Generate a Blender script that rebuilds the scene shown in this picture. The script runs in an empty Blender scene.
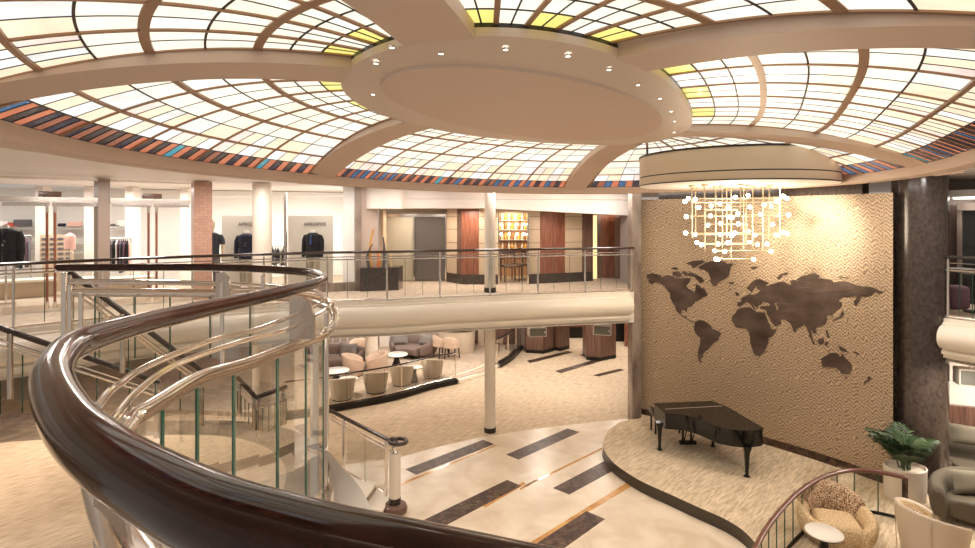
import bpy, bmesh, math, random
from mathutils import Vector, Matrix
from mathutils.geometry import tessellate_polygon
random.seed(7)
PI = math.pi
C = bpy.context.scene.collection
F, HZ, CX, EYE = 550.0, 218.0, 487.5, 4.9

def P(x, y, d):            # a point of the place seen at photo position (x, y), d metres away
    return Vector(((x-CX)/F*d, d, EYE-(y-HZ)/F*d))
def G(x, y, z):            # the point of a level plane at height z
    d = F*(EYE-z)/(y-HZ)
    return Vector(((x-CX)/F*d, d, z))
def XY(x, d):
    return ((x-CX)/F*d, d)

# ------------------------------------------------------------------ materials
MATS = {}
def mat(name, col, rough=.5, metal=0, coat=0, emit=0, ecol=None, spec=None):
    m = bpy.data.materials.new(name); m.use_nodes = True
    b = m.node_tree.nodes['Principled BSDF']
    b.inputs['Base Color'].default_value = (*col, 1); b.inputs['Roughness'].default_value = rough
    b.inputs['Metallic'].default_value = metal; b.inputs['Coat Weight'].default_value = coat
    b.inputs['Coat Roughness'].default_value = .08
    if spec is not None: b.inputs['Specular IOR Level'].default_value = spec
    if emit:
        b.inputs['Emission Color'].default_value = (*(ecol or col), 1); b.inputs['Emission Strength'].default_value = emit
    MATS[name] = m
    return m
def nd(m, t, **kw):
    n = m.node_tree.nodes.new(t)
    for k, v in kw.items():
        if k in n.inputs: n.inputs[k].default_value = v
        else: setattr(n, k, v)
    return n
def lk(m, a, b): m.node_tree.links.new(a, b)
def coords(m, scale=(1,1,1), rot=(0,0,0), kind='Object'):
    t = nd(m, 'ShaderNodeTexCoord'); r_ = nd(m, 'ShaderNodeMapping'); mp = nd(m, 'ShaderNodeMapping')
    mp.inputs['Scale'].default_value = scale; r_.inputs['Rotation'].default_value = rot
    lk(m, t.outputs[kind], r_.inputs['Vector']); lk(m, r_.outputs['Vector'], mp.inputs['Vector']); return mp.outputs['Vector']
def noisy(m, c1, c2, scale=5, detail=4, stretch=(1,1,1), rot=(0,0,0), lo=.35, hi=.65, bump=0, kind='Object', dist=0, bdist=.01):
    b = m.node_tree.nodes['Principled BSDF']
    v = coords(m, stretch, rot, kind)
    n = nd(m, 'ShaderNodeTexNoise', Scale=scale, Detail=detail, Distortion=dist); lk(m, v, n.inputs['Vector'])
    r = nd(m, 'ShaderNodeValToRGB'); e = r.color_ramp.elements
    e[0].position, e[0].color = lo, (*c1, 1); e[1].position, e[1].color = hi, (*c2, 1)
    lk(m, n.outputs['Fac'], r.inputs['Fac']); lk(m, r.outputs['Color'], b.inputs['Base Color'])
    if bump:
        bp = nd(m, 'ShaderNodeBump', Strength=bump, Distance=bdist); lk(m, n.outputs['Fac'], bp.inputs['Height']); lk(m, bp.outputs['Normal'], b.inputs['Normal'])
    return m
def glass(name, tint, gl=.10, rough=.02):
    m = bpy.data.materials.new(name); m.use_nodes = True; nt = m.node_tree; nt.nodes.clear()
    o = nd(m, 'ShaderNodeOutputMaterial'); mx = nd(m, 'ShaderNodeMixShader'); t = nd(m, 'ShaderNodeBsdfTransparent'); g = nd(m, 'ShaderNodeBsdfGlossy')
    t.inputs['Color'].default_value = (*tint, 1); g.inputs['Roughness'].default_value = rough; g.inputs['Color'].default_value = (1,1,1,1)
    fr = nd(m, 'ShaderNodeFresnel', IOR=1.45); mu = nd(m, 'ShaderNodeMath', operation='MULTIPLY'); mu.inputs[1].default_value = gl/.04*.5
    lk(m, fr.outputs[0], mu.inputs[0]); lk(m, mu.outputs[0], mx.inputs[0]); lk(m, t.outputs[0], mx.inputs[1]); lk(m, g.outputs[0], mx.inputs[2]); lk(m, mx.outputs[0], o.inputs[0])
    MATS[name] = m; return m

paint = mat('warm_paint', (.63,.475,.375), .55)
paint2 = mat('ring_paint', (.66,.53,.43), .5)
cream = mat('cream_lacquer', (.90,.83,.73), .35)
drumc = mat('drum_paint', (.74,.60,.44), .5)
white = mat('white_paint', (.86,.80,.74), .5)
colm = mat('column_paint', (.74,.66,.56), .4)
black = mat('black_line', (.02,.015,.012), .4)
chrome = mat('polished_steel', (.82,.76,.70), .14, 1)
steel2 = mat('satin_steel', (.62,.54,.47), .25, 1)
brass = mat('champagne_brass', (.75,.62,.44), .3, 1)
mahog = mat('mahogany_lacquer', (.02,.007,.005), .10, 0, 0, spec=.42); noisy(mahog, (.018,.006,.004), (.045,.015,.010), 6, 5, (1,1,6))
darkrail = mat('dark_rail', (.03,.014,.010), .25, 0, .5)
redwood = mat('red_wood_panel', (.22,.075,.04), .35, 0, .3); noisy(redwood, (.17,.055,.03), (.30,.11,.06), 4, 6, (6,6,.5))
brownwood = mat('brown_wood_panel', (.12,.06,.045), .4, 0, .2); noisy(brownwood, (.10,.05,.035), (.19,.10,.07), 4, 6, (6,6,.4))
beigepanel = mat('beige_panel', (.52,.40,.28), .5)
brickm = mat('rose_tile_pillar', (.45,.26,.19), .35)
def brick(m, c1, c2, mort, sc):
    b = m.node_tree.nodes['Principled BSDF']; v = coords(m, (1,1,1), (PI/2,0,0)); 
    n = nd(m, 'ShaderNodeTexBrick', Scale=sc); n.inputs['Color1'].default_value=(*c1,1); n.inputs['Color2'].default_value=(*c2,1); n.inputs['Mortar'].default_value=(*mort,1)
    n.inputs['Mortar Size'].default_value=.012; lk(m, v, n.inputs['Vector']); lk(m, n.outputs['Color'], b.inputs['Base Color'])
brick(brickm, (.50,.30,.22), (.42,.24,.18), (.30,.17,.12), 4)
greydoor = mat('grey_glass_door', (.10,.085,.075), .15, 0, .3)
putty = mat('putty_door', (.40,.36,.28), .3)
granite = mat('dark_granite', (.06,.045,.038), .2, 0, .15); noisy(granite, (.034,.025,.021), (.078,.056,.046), 18, 9, (1,1,.7), lo=.3, hi=.78)
greystone = mat('grey_marble', (.22,.17,.14), .2); noisy(greystone, (.16,.12,.10), (.34,.27,.22), 3, 8, (1,1,.5))
marbring = mat('brown_grey_marble_band', (.20,.16,.12), .15); noisy(marbring, (.17,.135,.10), (.31,.25,.19), 2.2, 8, dist=1)
marble = mat('cream_marble', (.62,.52,.40), .30, 0, 0); noisy(marble, (.64,.53,.40), (.80,.71,.58), 1.6, 9, dist=.8)
emper = mat('dark_emperador_marble', (.05,.028,.018), .38, 0, 0, spec=.3); noisy(emper, (.035,.018,.012), (.15,.09,.06), 7, 10, dist=1.2, lo=.4, hi=.72)
onyx = mat('orange_onyx', (.60,.30,.11), .15); noisy(onyx, (.50,.24,.08), (.70,.42,.18), 4, 6)
carpet = mat('streaked_beige_carpet', (.50,.38,.25), .95, spec=.1); noisy(carpet, (.45,.345,.235), (.76,.635,.485), 2.4, 9, (14,1.6,1), (0,0,math.radians(46.2)), .30, .70, .3)
carpet2 = mat('lounge_carpet', (.42,.31,.23), .95, spec=.1); noisy(carpet2, (.42,.33,.26), (.58,.48,.38), 6, 9, (2,1,1), (0,0,.5), .3, .7, .2)
stagem = mat('stage_carpet', (.50,.40,.25), .95, spec=.1); noisy(stagem, (.43,.345,.235), (.76,.645,.485), 2.6, 9, (13,1.8,1), (0,0,math.radians(46.2)), .30, .70, .3)
bronzeedge = mat('bronze_edge', (.075,.06,.045), .35, .6)
piano_m = mat('piano_black', (.003,.003,.003), .08, 0, 0, spec=.45)
ivory = mat('ivory', (.75,.70,.60), .25)
castm = mat('caster_brass', (.6,.45,.25), .25, 1)
suitk = mat('black_wool', (.008,.008,.010), .9); suitn = mat('navy_wool', (.010,.012,.030), .9)
shirtw = mat('white_shirt', (.8,.8,.8), .8); shirtb = mat('blue_shirt', (.03,.07,.25), .8)
polo = mat('slate_polo_cloth', (.035,.045,.065), .9); khaki = mat('khaki_cloth', (.42,.36,.27), .9); skinm = mat('mannequin_skin', (.62,.50,.38), .6)
redc = mat('red_cloth', (.5,.08,.04), .8); pinkc = mat('pink_cloth', (.75,.45,.38), .85); greyc = mat('grey_cloth', (.12,.11,.12), .9); plumc = mat('plum_cloth', (.14,.07,.09), .9)
shopwhite = mat('shop_white', (.88,.86,.83), .6); shoppanel = mat('shop_display_panel', (.66,.62,.56), .6); shelfm = mat('glass_shelf_edge', (.45,.45,.45), .3)
taupe = mat('taupe_velvet', (.17,.125,.105), .85); olive = mat('olive_velvet', (.10,.085,.06), .8); olivep = mat('olive_cushion', (.17,.155,.115), .85); greyp = mat('grey_cushion', (.20,.18,.165), .85)
leather = mat('cream_leather', (.62,.52,.40), .45); peach = mat('peach_upholstery', (.56,.42,.32), .7)
boucle = mat('boucle', (.45,.28,.12), .95); noisy(boucle, (.22,.11,.05), (.80,.62,.44), 55, 3, lo=.42, hi=.6, bump=1.0, bdist=.02)
bouclep = mat('gold_boucle', (.50,.34,.17), .95); noisy(bouclep, (.48,.34,.18), (.74,.57,.36), 40, 3, bump=.8, bdist=.015)
tabletop = mat('white_stone_top', (.80,.77,.72), .2); darkmetal = mat('dark_metal', (.02,.017,.015), .4, .5)
planterm = mat('cream_planter', (.74,.66,.56), .45); leafm = mat('palm_leaf', (.022,.055,.020), .45); leafm2 = mat('palm_leaf_light', (.05,.09,.03), .45); soil = mat('soil', (.03,.02,.015), .9)
speakm = mat('speaker_case', (.72,.68,.62), .4); grille = mat('speaker_grille', (.20,.20,.18), .6)
edgeg = mat('green_glass_edge', (.02,.09,.055), .1, 0, .5)
gls = glass('clear_glass', (.95,.955,.94), .028); gls2 = glass('shop_glass', (.98,.98,.97), .02)
lamp = mat('bulb_glow', (1,.9,.75), .3, emit=14, ecol=(1,.86,.66)); dlight = mat('downlight_glow', (1,1,1), .3, emit=5, ecol=(1,.95,.85))
glowwin = mat('daylit_curtain', (.8,.8,.85), .8, emit=.75, ecol=(.95,.92,1.0))
backbar = mat('lit_back_bar', (.6,.35,.2), .4)
amber = mat('amber_glass', (.65,.33,.06), .2); orange = mat('orange_glass', (.65,.20,.05), .2); smoke = mat('smoke_glass', (.10,.10,.11), .2); palegl = mat('straw_glass', (.62,.48,.28), .25)

# ------------------------------------------------------------------ mesh builder
class MB:
    def __init__(s): s.v = []; s.f = []; s.m = []; s.uv = None
    def add(s, vs, fs, mi=0):
        b = len(s.v); s.v += [Vector(q) for q in vs]
        for f in fs: s.f.append([b+i for i in f]); s.m.append(mi)
        return s
    def box(s, c, d, rz=0, mi=0, M=None):
        M = M or (Matrix.Translation(c) @ Matrix.Rotation(rz, 4, 'Z'))
        hx, hy, hz = d[0]/2, d[1]/2, d[2]/2
        vs = [M @ Vector((x,y,z)) for x in(-hx,hx) for y in(-hy,hy) for z in(-hz,hz)]
        return s.add(vs, [(0,1,3,2),(4,6,7,5),(0,4,5,1),(2,3,7,6),(0,2,6,4),(1,5,7,3)], mi)
    def rbox(s, c, d, r=.03, rz=0, mi=0, seg=3, rx=0, ry=0):   # rounded box
        bm = bmesh.new(); bmesh.ops.create_cube(bm, size=1)
        for v in bm.verts: v.co = Vector((v.co.x*d[0], v.co.y*d[1], v.co.z*d[2]))
        bmesh.ops.bevel(bm, geom=bm.edges[:], offset=min(r, min(d)*.49), segments=seg, affect='EDGES', profile=.5)
        M = Matrix.Translation(c) @ Matrix.Rotation(rz,4,'Z') @ Matrix.Rotation(rx,4,'X') @ Matrix.Rotation(ry,4,'Y')
        bm.verts.index_update()
        s.add([M @ v.co for v in bm.verts], [[v.index for v in f.verts] for f in bm.faces], mi); bm.free(); return s
    def tube(s, pts, r, n=10, closed=False, mi=0, caps=True, flat=None):
        pts = [Vector(p) for p in pts]; k = len(pts)
        rs = r if isinstance(r, (list, tuple)) else [r]*k
        tang = []
        for i in range(k):
            a = pts[(i-1) % k] if (closed or i > 0) else pts[i]; b = pts[(i+1) % k] if (closed or i < k-1) else pts[i]
            tang.append((b-a).normalized())
        up = Vector((0,0,1)) if abs(tang[0].z) < .9 else Vector((1,0,0))
        u = (up - tang[0]*up.dot(tang[0])).normalized(); vs = []
        for i in range(k):
            u = (u - tang[i]*u.dot(tang[i])).normalized(); w = tang[i].cross(u)
            fu, fw = flat or (1,1)
            for j in range(n):
                a = 2*PI*j/n + PI/n; vs.append(pts[i] + u*(math.cos(a)*rs[i]*fu) + w*(math.sin(a)*rs[i]*fw))
        fs = []
        for i in range(k if closed else k-1):
            for j in range(n):
                a = i*n+j; b = i*n+(j+1) % n; c = ((i+1) % k)*n+(j+1) % n; d = ((i+1) % k)*n+j; fs.append((a,b,c,d))
        if not closed and caps: fs.append(list(range(n))[::-1]); fs.append([(k-1)*n+j for j in range(n)])
        return s.add(vs, fs, mi)
    def cyl(s, c, r, h, n=24, mi=0, r2=None):   # stands on c
        c = Vector(c); return s.lathe([(r,0),(r if r2 is None else r2,h)], c, n, mi, True)
    def lathe(s, prof, c=(0,0,0), n=24, mi=0, caps=True, sx=1, sy=1):
        c = Vector(c); vs = [c + Vector((r*math.cos(2*PI*j/n)*sx, r*math.sin(2*PI*j/n)*sy, z)) for r, z in prof for j in range(n)]
        fs = [(i*n+j, i*n+(j+1) % n, (i+1)*n+(j+1) % n, (i+1)*n+j) for i in range(len(prof)-1) for j in range(n)]
        if caps: fs.append(list(range(n))[::-1]); fs.append([(len(prof)-1)*n+j for j in range(n)])
        return s.add(vs, fs, mi)
    def prism(s, poly, z0, z1, mi=0, mside=None):
        n = len(poly); poly = [(p[0],p[1]) for p in poly]
        ar = sum(poly[i][0]*poly[(i+1) % n][1]-poly[(i+1) % n][0]*poly[i][1] for i in range(n))
        if ar < 0: poly = poly[::-1]
        tri = tessellate_polygon([[Vector((x,y,0)) for x,y in poly]])
        b = [Vector((x,y,z0)) for x,y in poly]; t = [Vector((x,y,z1)) for x,y in poly]
        def up(f):
            p, q, r = (poly[i] for i in f)
            return f if (q[0]-p[0])*(r[1]-p[1])-(q[1]-p[1])*(r[0]-p[0]) > 0 else (f[0],f[2],f[1])
        tri = [up(f) for f in tri]
        s.add(t, tri, mi); s.add(b, [f[::-1] for f in tri], mi)
        s.add(b+t, [(i,(i+1) % n,n+(i+1) % n,n+i) for i in range(n)], mi if mside is None else mside)
        return s
    def strip(s, rows, mi=0, closed=False):   # rows: list of equally long point lists
        n = len(rows[0]); vs = [p for r in rows for p in r]; fs = []
        for i in range(len(rows)-1):
            for j in range(n if closed else n-1):
                fs.append((i*n+j, i*n+(j+1) % n, (i+1)*n+(j+1) % n, (i+1)*n+j))
        return s.add(vs, fs, mi)
    def slab(s, rows, th, mi=0):   # a surface with thickness along th (vector)
        th = Vector(th); R0 = [[Vector(p) for p in r] for r in rows]; R1 = [[p+th for p in r] for r in R0]
        s.strip(R0, mi); s.strip([r[::-1] for r in R1], mi)
        s.strip([R0[0], R1[0]], mi); s.strip([R1[-1], R0[-1]], mi)
        s.strip([[r[0] for r in R1], [r[0] for r in R0]], mi); s.strip([[r[-1] for r in R0], [r[-1] for r in R1]], mi); return s
    def build(s, name, mats, parent=None, smooth=True, sub=0, ang=35, fixn=True):
        me = bpy.data.meshes.new(name)
        off = parent.matrix_basis.translation if (parent is not None and parent.get('_w')) else Vector()
        par = parent
        while par is not None and parent.get('_w') is None and par.parent is not None: par = par.parent
        if parent is not None and parent.get('_w') is None and par.get('_w'): off = par.matrix_basis.translation
        me.from_pydata([tuple(p-off) for p in s.v], [], s.f)
        for m in (mats if isinstance(mats, (list, tuple)) else [mats]): me.materials.append(m)
        me.polygons.foreach_set('material_index', s.m)
        if fixn:
            bm = bmesh.new(); bm.from_mesh(me); bmesh.ops.remove_doubles(bm, verts=bm.verts[:], dist=1e-5); bmesh.ops.recalc_face_normals(bm, faces=bm.faces[:]); bm.to_mesh(me); bm.free()
        if smooth:
            me.polygons.foreach_set('use_smooth', [True]*len(me.polygons)); me.set_sharp_from_angle(angle=math.radians(ang))
        o = bpy.data.objects.new(name, me); C.objects.link(o)
        if parent is not None: o.parent = parent
        if sub:
            md = o.modifiers.new('s', 'SUBSURF'); md.levels = sub; md.render_levels = sub
        return o

def thing(name, label, cat, loc=(0,0,0), rz=0, group=None, world=False):
    o = bpy.data.objects.new(name, None); C.objects.link(o); o.empty_display_size = .1
    o.location = loc; o.rotation_euler = (0,0,rz); o['label'] = label; o['category'] = cat
    if group: o['group'] = group
    if world: o['_w'] = 1
    return o
def tag(o, label, cat, group=None):
    o['label'] = label; o['category'] = cat
    if group: o['group'] = group
    return o
def struct(o, label=None, cat=None):
    o['kind'] = 'structure'
    if label: o['label'] = label
    if cat: o['category'] = cat
    return o
def dup(root, loc, rz, label, group=None):
    r = root.copy(); C.objects.link(r); r.location = loc; r.rotation_euler = (0,0,rz); r['label'] = label
    if group: r['group'] = group
    for ch in list(root.children):
        c = ch.copy(); C.objects.link(c); c.parent = r
        for g in list(ch.children):
            d = g.copy(); C.objects.link(d); d.parent = c
    return r
def catmull(pts, n=8, closed=False):
    pts = [Vector(p) for p in pts]; k = len(pts); out = []
    for i in range(k if closed else k-1):
        if closed: a,b,c,d = pts[(i-1) % k],pts[i],pts[(i+1) % k],pts[(i+2) % k]
        else: a,b,c,d = pts[max(i-1,0)],pts[i],pts[i+1],pts[min(i+2,k-1)]
        for j in range(n):
            t = j/n; out.append(.5*((2*b)+(c-a)*t+(2*a-5*b+4*c-d)*t*t+(3*b-a-3*c+d)*t**3))
    if not closed: out.append(pts[-1])
    return out
def along(path, step=None, count=None):  # resample a polyline evenly
    L = [0]
    for a, b in zip(path, path[1:]): L.append(L[-1]+(b-a).length)
    n = count or max(2, int(L[-1]/step)+1); out = []; j = 0
    for i in range(n):
        t = L[-1]*i/(n-1)
        while j < len(L)-2 and L[j+1] < t: j += 1
        q = (t-L[j])/max(L[j+1]-L[j], 1e-9); out.append(path[j].lerp(path[j+1], q))
    return out
def offset(path, d):     # sideways in plan (left of travel positive)
    out = []
    for i, p in enumerate(path):
        a = path[max(i-1,0)]; b = path[min(i+1,len(path)-1)]; t = (b-a); t.z = 0; t.normalize()
        out.append(p + Vector((-t.y, t.x, 0))*d)
    return out
def atz(path, z): return [Vector((p.x, p.y, z)) for p in path]
# ------------------------------------------------------------------ the dome
RIM = (.9853,6.7725,5.6066,4.5898,.7579); RF = (.0394,.1239,.015,-.0196,-.0237,-.0082)
DSC = (.6299,6.0715,2.7753,1.5808,1.1114); DF = (.0034,-.0331,.0185,-.0582,-.0095,-.0037)
INN = (.585,5.75,2.11,1.07,.986)
TAU = [3.0287,1.8109,.7392,-.7768,-1.8676,-2.5431]; DEL = [2.5727,1.5875,-.1508,-.7873,-2.1808,-2.9626]
TAU.append(TAU[0]-2*PI); DEL.append(DEL[0]-2*PI)
S1, S2, S3, S4 = .7273, .4541, .2057, .1007
ZR, ZD, POW = EYE+.70, EYE+1.225, 2.30
def ell(e, t, Fo=(0,)*6, k=1, grow=0):
    q = 1+sum(Fo[2*i]*math.cos((i+2)*t)+Fo[2*i+1]*math.sin((i+2)*t) for i in range(3))
    a, b = (e[2]*q+grow)*k, (e[3]*q+grow)*k; c, s = math.cos(e[4]), math.sin(e[4])
    return Vector((e[0]+a*math.cos(t)*c-b*math.sin(t)*s, e[1]+a*math.cos(t)*s+b*math.sin(t)*c, 0))
def rimp(t): return ell(RIM, t, RF)
def dscp(t): return ell(DSC, t, DF)
def zs(s): return ZR+(ZD-ZR)*(1-(1-s)**POW)
RW = .25
def bayp(k, f, s):
    w = (dscp(DEL[k])-dscp(DEL[k+1])).length*s + (rimp(TAU[k])-rimp(TAU[k+1])).length*(1-s)
    f0 = RW*.97/w; f = f0+f*(1-2*f0)
    R = rimp(TAU[k]+(TAU[k+1]-TAU[k])*f); D = dscp(DEL[k]+(DEL[k+1]-DEL[k])*f)
    p = R.lerp(D, s); p.z = zs(s); return p
def pane_mat(name, col, var=.06, e=1.0):
    m = mat(name, tuple(c*.5 for c in col), .25, 0, .2, emit=e*.60, ecol=col)
    b = m.node_tree.nodes['Principled BSDF']
    v = coords(m, (1,1,1)); n = nd(m, 'ShaderNodeTexNoise', Scale=2.5, Detail=5, Distortion=1.5); lk(m, v, n.inputs['Vector'])
    r = nd(m, 'ShaderNodeValToRGB'); el = r.color_ramp.elements
    el[0].color = (*[c*(1-var) for c in col],1); el[1].color = (*[min(1,c*(1+var)) for c in col],1); el[0].position=.35; el[1].position=.65
    lk(m, n.outputs['Fac'], r.inputs['Fac']); lk(m, r.outputs['Color'], b.inputs['Emission Color']); return m
PAL = dict(cream=(1,.915,.77), cream2=(1,.90,.70), warm=(1,.95,.86), white=(1,.97,.93), peach=(1,.78,.58), pink=(.84,.70,.64), ice=(.74,.79,.78),
           yellow=(.92,.78,.22), orange=(.50,.16,.085), rust=(.30,.10,.06), navy=(.012,.016,.035), ink=(.02,.018,.022), blue=(.02,.10,.22), teal=(.04,.26,.34), lemon=(1,.90,.55))
PM = {k: pane_mat('glass_'+k, c, .06 if k in('cream','warm','white','cream2') else .14, {'orange':1.0,'rust':.9}.get(k, 1.06)) for k, c in PAL.items()}
PK = list(PM); PI_ = {k: i for i, k in enumerate(PK)}
barm = mat('copper_bar', (.36,.21,.12), .4, .3); leadm = mat('lead_line', (.015,.012,.012), .5)
NCOLS = [5,6,6,6,5,4]
BAYS = [('beyond the left ceiling beam, above the shop front', 'above the near left, between the left and top beams'),]
bay_label = ['stained glass ceiling bay over the shop front, between the left and the front-left beams',
 'stained glass ceiling bay over the bridge balcony, directly above the round bridge column',
 'narrow stained glass ceiling bay cut by the round chandelier drum',
 'stained glass ceiling bay on the right, between drum and upper right beam',
 'stained glass ceiling bay at the top right edge of the picture above the disc',
 'stained glass ceiling bay at the top left corner with long cream panes']
def seg_quads(mb, k, f0, f1, s0, s1, mi, inset=.0):
    n = 3; rows = []
    for i in range(n+1):
        s = s0+(s1-s0)*i/n
        rows.append([bayp(k, f0, s), bayp(k, (f0+f1)/2, s), bayp(k, f1, s)])
    mb.strip(rows, mi)
def rbar(mb, pts, w, h, mi=0):
    # flat bar hanging under the glass along pts
    out = []
    for i, p in enumerate(pts):
        a = pts[max(i-1,0)]; b = pts[min(i+1,len(pts)-1)]; t = (b-a); t.z = 0; t.normalize(); sd = Vector((-t.y,t.x,0))*w/2
        out.append([p-sd+Vector((0,0,.01)), p-sd-Vector((0,0,h)), p+sd-Vector((0,0,h)), p+sd+Vector((0,0,.01))])
    mb.strip(out, mi, closed=True)
for k in range(6):
    t = thing('stained_glass_bay', bay_label[k], 'stained glass ceiling', tuple(bayp(k,.5,.3)), group='stained glass ceiling bays', world=True)
    pane = MB(); rnd = random.Random(40+k)
    brown = MB(); lead = MB()
    rows = [(0,S4),(S4,S3),(S3,(S3+S2)/2),((S3+S2)/2,S2),(S2,(S2+S1)/2),((S2+S1)/2,S1),(S1,S1+(1-S1)/3),(S1+(1-S1)/3,S1+(1-S1)*2/3),(S1+(1-S1)*2/3,1)]
    NCOL = NCOLS[k]
    for c in range(NCOL):
        a, b = c/NCOL, (c+1)/NCOL
        for ri, (s0, s1) in enumerate(rows):
            if ri == 0: n = 8
            elif ri == 1: n = 4
            elif ri == 2: n = 4 if c % 2 else 2
            else: n = 2
            for j in range(n):
                u0, u1 = a+(b-a)*j/n, a+(b-a)*(j+1)/n
                if ri == 0: nm = rnd.choice(['orange','orange','rust']) if j % 2 else rnd.choice((['navy','blue','blue','navy','blue'] if k in (1,2) else ['navy','ink','navy','ink','blue']) + (['teal'] if rnd.random() < .15 else []))
                elif ri == 1: nm = ['white','peach','white','pink','peach'][(j+c+rnd.randint(0,1)) % 5]
                elif ri == 2: nm = (['pink','peach','ice','peach'][j] if n == 4 else ['peach','ice'][(j+c//2) % 2])
                elif ri == 8: nm = 'yellow' if c % 2 == (1 if k in (0,3,5) else 0) else rnd.choice(['warm','cream'])
                else: nm = rnd.choice(['cream','cream','warm','cream2','cream'])
                seg_quads(pane, k, u0, u1, s0, s1, PI_[nm])
                if j and ri != 1 or j:   # thin leads between tiles
                    rbar(lead, [bayp(k, u0, s0+(s1-s0)*i/4) for i in range(5)], .011, .004)
            if ri in (1,3,5,7,8) or ri == 3:
                pass
        rbar(brown, [bayp(k, a, i/20) for i in range(21)], .036, .012)
    rbar(brown, [bayp(k, 1, i/20) for i in range(21)], .036, .012)
    for s in (S1, S2, S3): rbar(brown, [bayp(k, i/30, s) for i in range(31)], .06 if s != S3 else .04, .014)
    for s in (S4, rows[3][0], rows[5][0], rows[7][0], rows[8][0]): rbar(lead, [bayp(k, i/30, s) for i in range(31)], .015, .005)
    pane.build('glazing', [PM[q] for q in PK], t, fixn=False)
    brown.build('copper_bars', barm, t); lead.build('lead_lines', leadm, t)

# ribs
for k in range(6):
    R, D = rimp(TAU[k]), dscp(DEL[k]); d = (D-R); d.z = 0; L = d.length; d.normalize(); n = Vector((d.y,-d.x,0))
    mb = MB(); rows = []
    for i in range(25):
        s = i/24; p = R-d*.36+(D-R+d*.44)*s; z = zs(min(1,s)); drop = .105+.05*(1-s)
        zb = z-drop+.015
        rows.append([p-n*RW+Vector((0,0,z+.05)), p-n*RW+Vector((0,0,zb)), p+n*RW+Vector((0,0,zb)), p+n*RW+Vector((0,0,z+.05))])
    mb.strip(rows, 0, closed=True)
    struct(mb.build('beam', paint), None)
# centre disc
N = 96
ts = [2*PI*i/N for i in range(N)]
def ringz(fn, z): return [Vector((fn(t).x, fn(t).y, z)) for t in ts]
def mixp(a, t): return dscp(t).lerp(ell(INN, t+(DSC[4]-INN[4])), a)
mb = MB()
mb.strip([ringz(dscp, ZD+.03), ringz(dscp, ZD-.012), ringz(lambda t: mixp(-.012,t), ZD-.018), ringz(lambda t: mixp(-.012,t), ZD-.03)], 1, closed=True)
mb.strip([ringz(lambda t: mixp(-.012,t), ZD-.03), ringz(lambda t: mixp(-.005,t), ZD-.085), ringz(lambda t: mixp(.05,t), ZD-.09), ringz(lambda t: mixp(.985,t), ZD-.135), ringz(lambda t: mixp(1,t), ZD-.16)], 0, closed=True)
inner = ringz(lambda t: mixp(1,t), ZD-.16); cen = sum(inner, Vector())/N
mb.strip([inner, [p.lerp(cen,.5) for p in inner], [p.lerp(cen,.98) for p in inner]], 2, closed=True)
mb.add([p.lerp(cen,.98) for p in inner], [list(range(N))], 2)
mb.strip([ringz(lambda t: mixp(.2,t), ZD+.03), ringz(dscp, ZD+.03)], 0, closed=True)
struct(mb.build('ceiling_medallion', [paint2, black, paint]))
# rim fascia and the flat soffit round it
def rimg(t, g): return ell(RIM, t, RF, 1, g)
def outp(t, r): 
    p = rimp(t); c = Vector((RIM[0],RIM[1],0)); q = (p-c); return c+q*(1+r/q.length)
ZS = 5.45
mb = MB()
mb.strip([ringz(rimp, ZR+.06), ringz(rimp, ZR-.005)], 1, closed=True)
mb.strip([ringz(rimp, ZR-.005), ringz(lambda t: outp(t,.03), ZS+.02), ringz(lambda t: outp(t,.10), ZS), ringz(lambda t: outp(t,.16), ZS)], 0, closed=True)
mb.strip([ringz(lambda t: outp(t,.163), ZS+.04), ringz(lambda t: outp(t,.163), ZS+.09)], 3, closed=True)
mb.strip([ringz(lambda t: outp(t,.16), ZS), ringz(lambda t: outp(t,.16), ZS+.23), ringz(lambda t: outp(t,1.1), ZS+.23)], 2, closed=True)
mb.strip([ringz(lambda t: outp(t,1.1), ZS+.23), ringz(lambda t: outp(t,9), ZS+.23)], 2, closed=True)
mb.strip([ringz(rimp, ZR+.06), ringz(lambda t: outp(t,9), ZR+.16)], 0, closed=True)
struct(mb.build('ceiling', [paint, black, white, mat('cove_strip',(1,1,1),.5,emit=6.0,ecol=(1,.94,.88))]))
# opaque deck above the stained glass
mb = MB(); mb.strip([ringz(lambda t: outp(t,.3), ZR+.1), ringz(lambda t: outp(t,-1.0), ZD+.25), ringz(lambda t: outp(t,-3.2), ZD+.3)], 0, closed=True)
mb.add(ringz(lambda t: outp(t,-3.2), ZD+.3), [list(range(N))], 0)
struct(mb.build('roof', white))
# downlights in the disc's ring
dl = None
spots = [(376,63),(392,47),(441,53),(505.5,49),(568,55.5),(609,69),(638,84.5),(660,98),(671,111),(674.5,121),(674,132),(372,80),(373,94)]
k = 0
lab = ['small recessed spotlight in the ring, '+x for x in ('left edge beside the left beam','upper left near the top beam','second right of the top beam','nearest the top centre of the ring','right of the top centre','far upper right beside the upper right beam','topmost on the right side','second on the right side from the upper right beam','third on the right side','fourth on the right side','lowest on the right side','left side below the left beam','lowest on the left side')]
for (x, y), lb in zip(spots, lab):
    p = P(x, y, 1); d = (ZD-.115-EYE)/((HZ-y)/F); p = Vector(((x-CX)/F*d, d, ZD-.118))
    m1 = MB(); m1.lathe([(.016,-.004),(.020,-.004),(.021,.01)], p, 16, 0, False)
    o = m1.build('downlight', chrome); tag(o, lb, 'spotlight', 'spotlights in the ceiling disc')
    m2 = MB(); m2.add([p+Vector((.016*math.cos(2*PI*j/16), .016*math.sin(2*PI*j/16), -.003)) for j in range(16)], [list(range(16))]); q = m2.build('lens', dlight); q.parent = o

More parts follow.
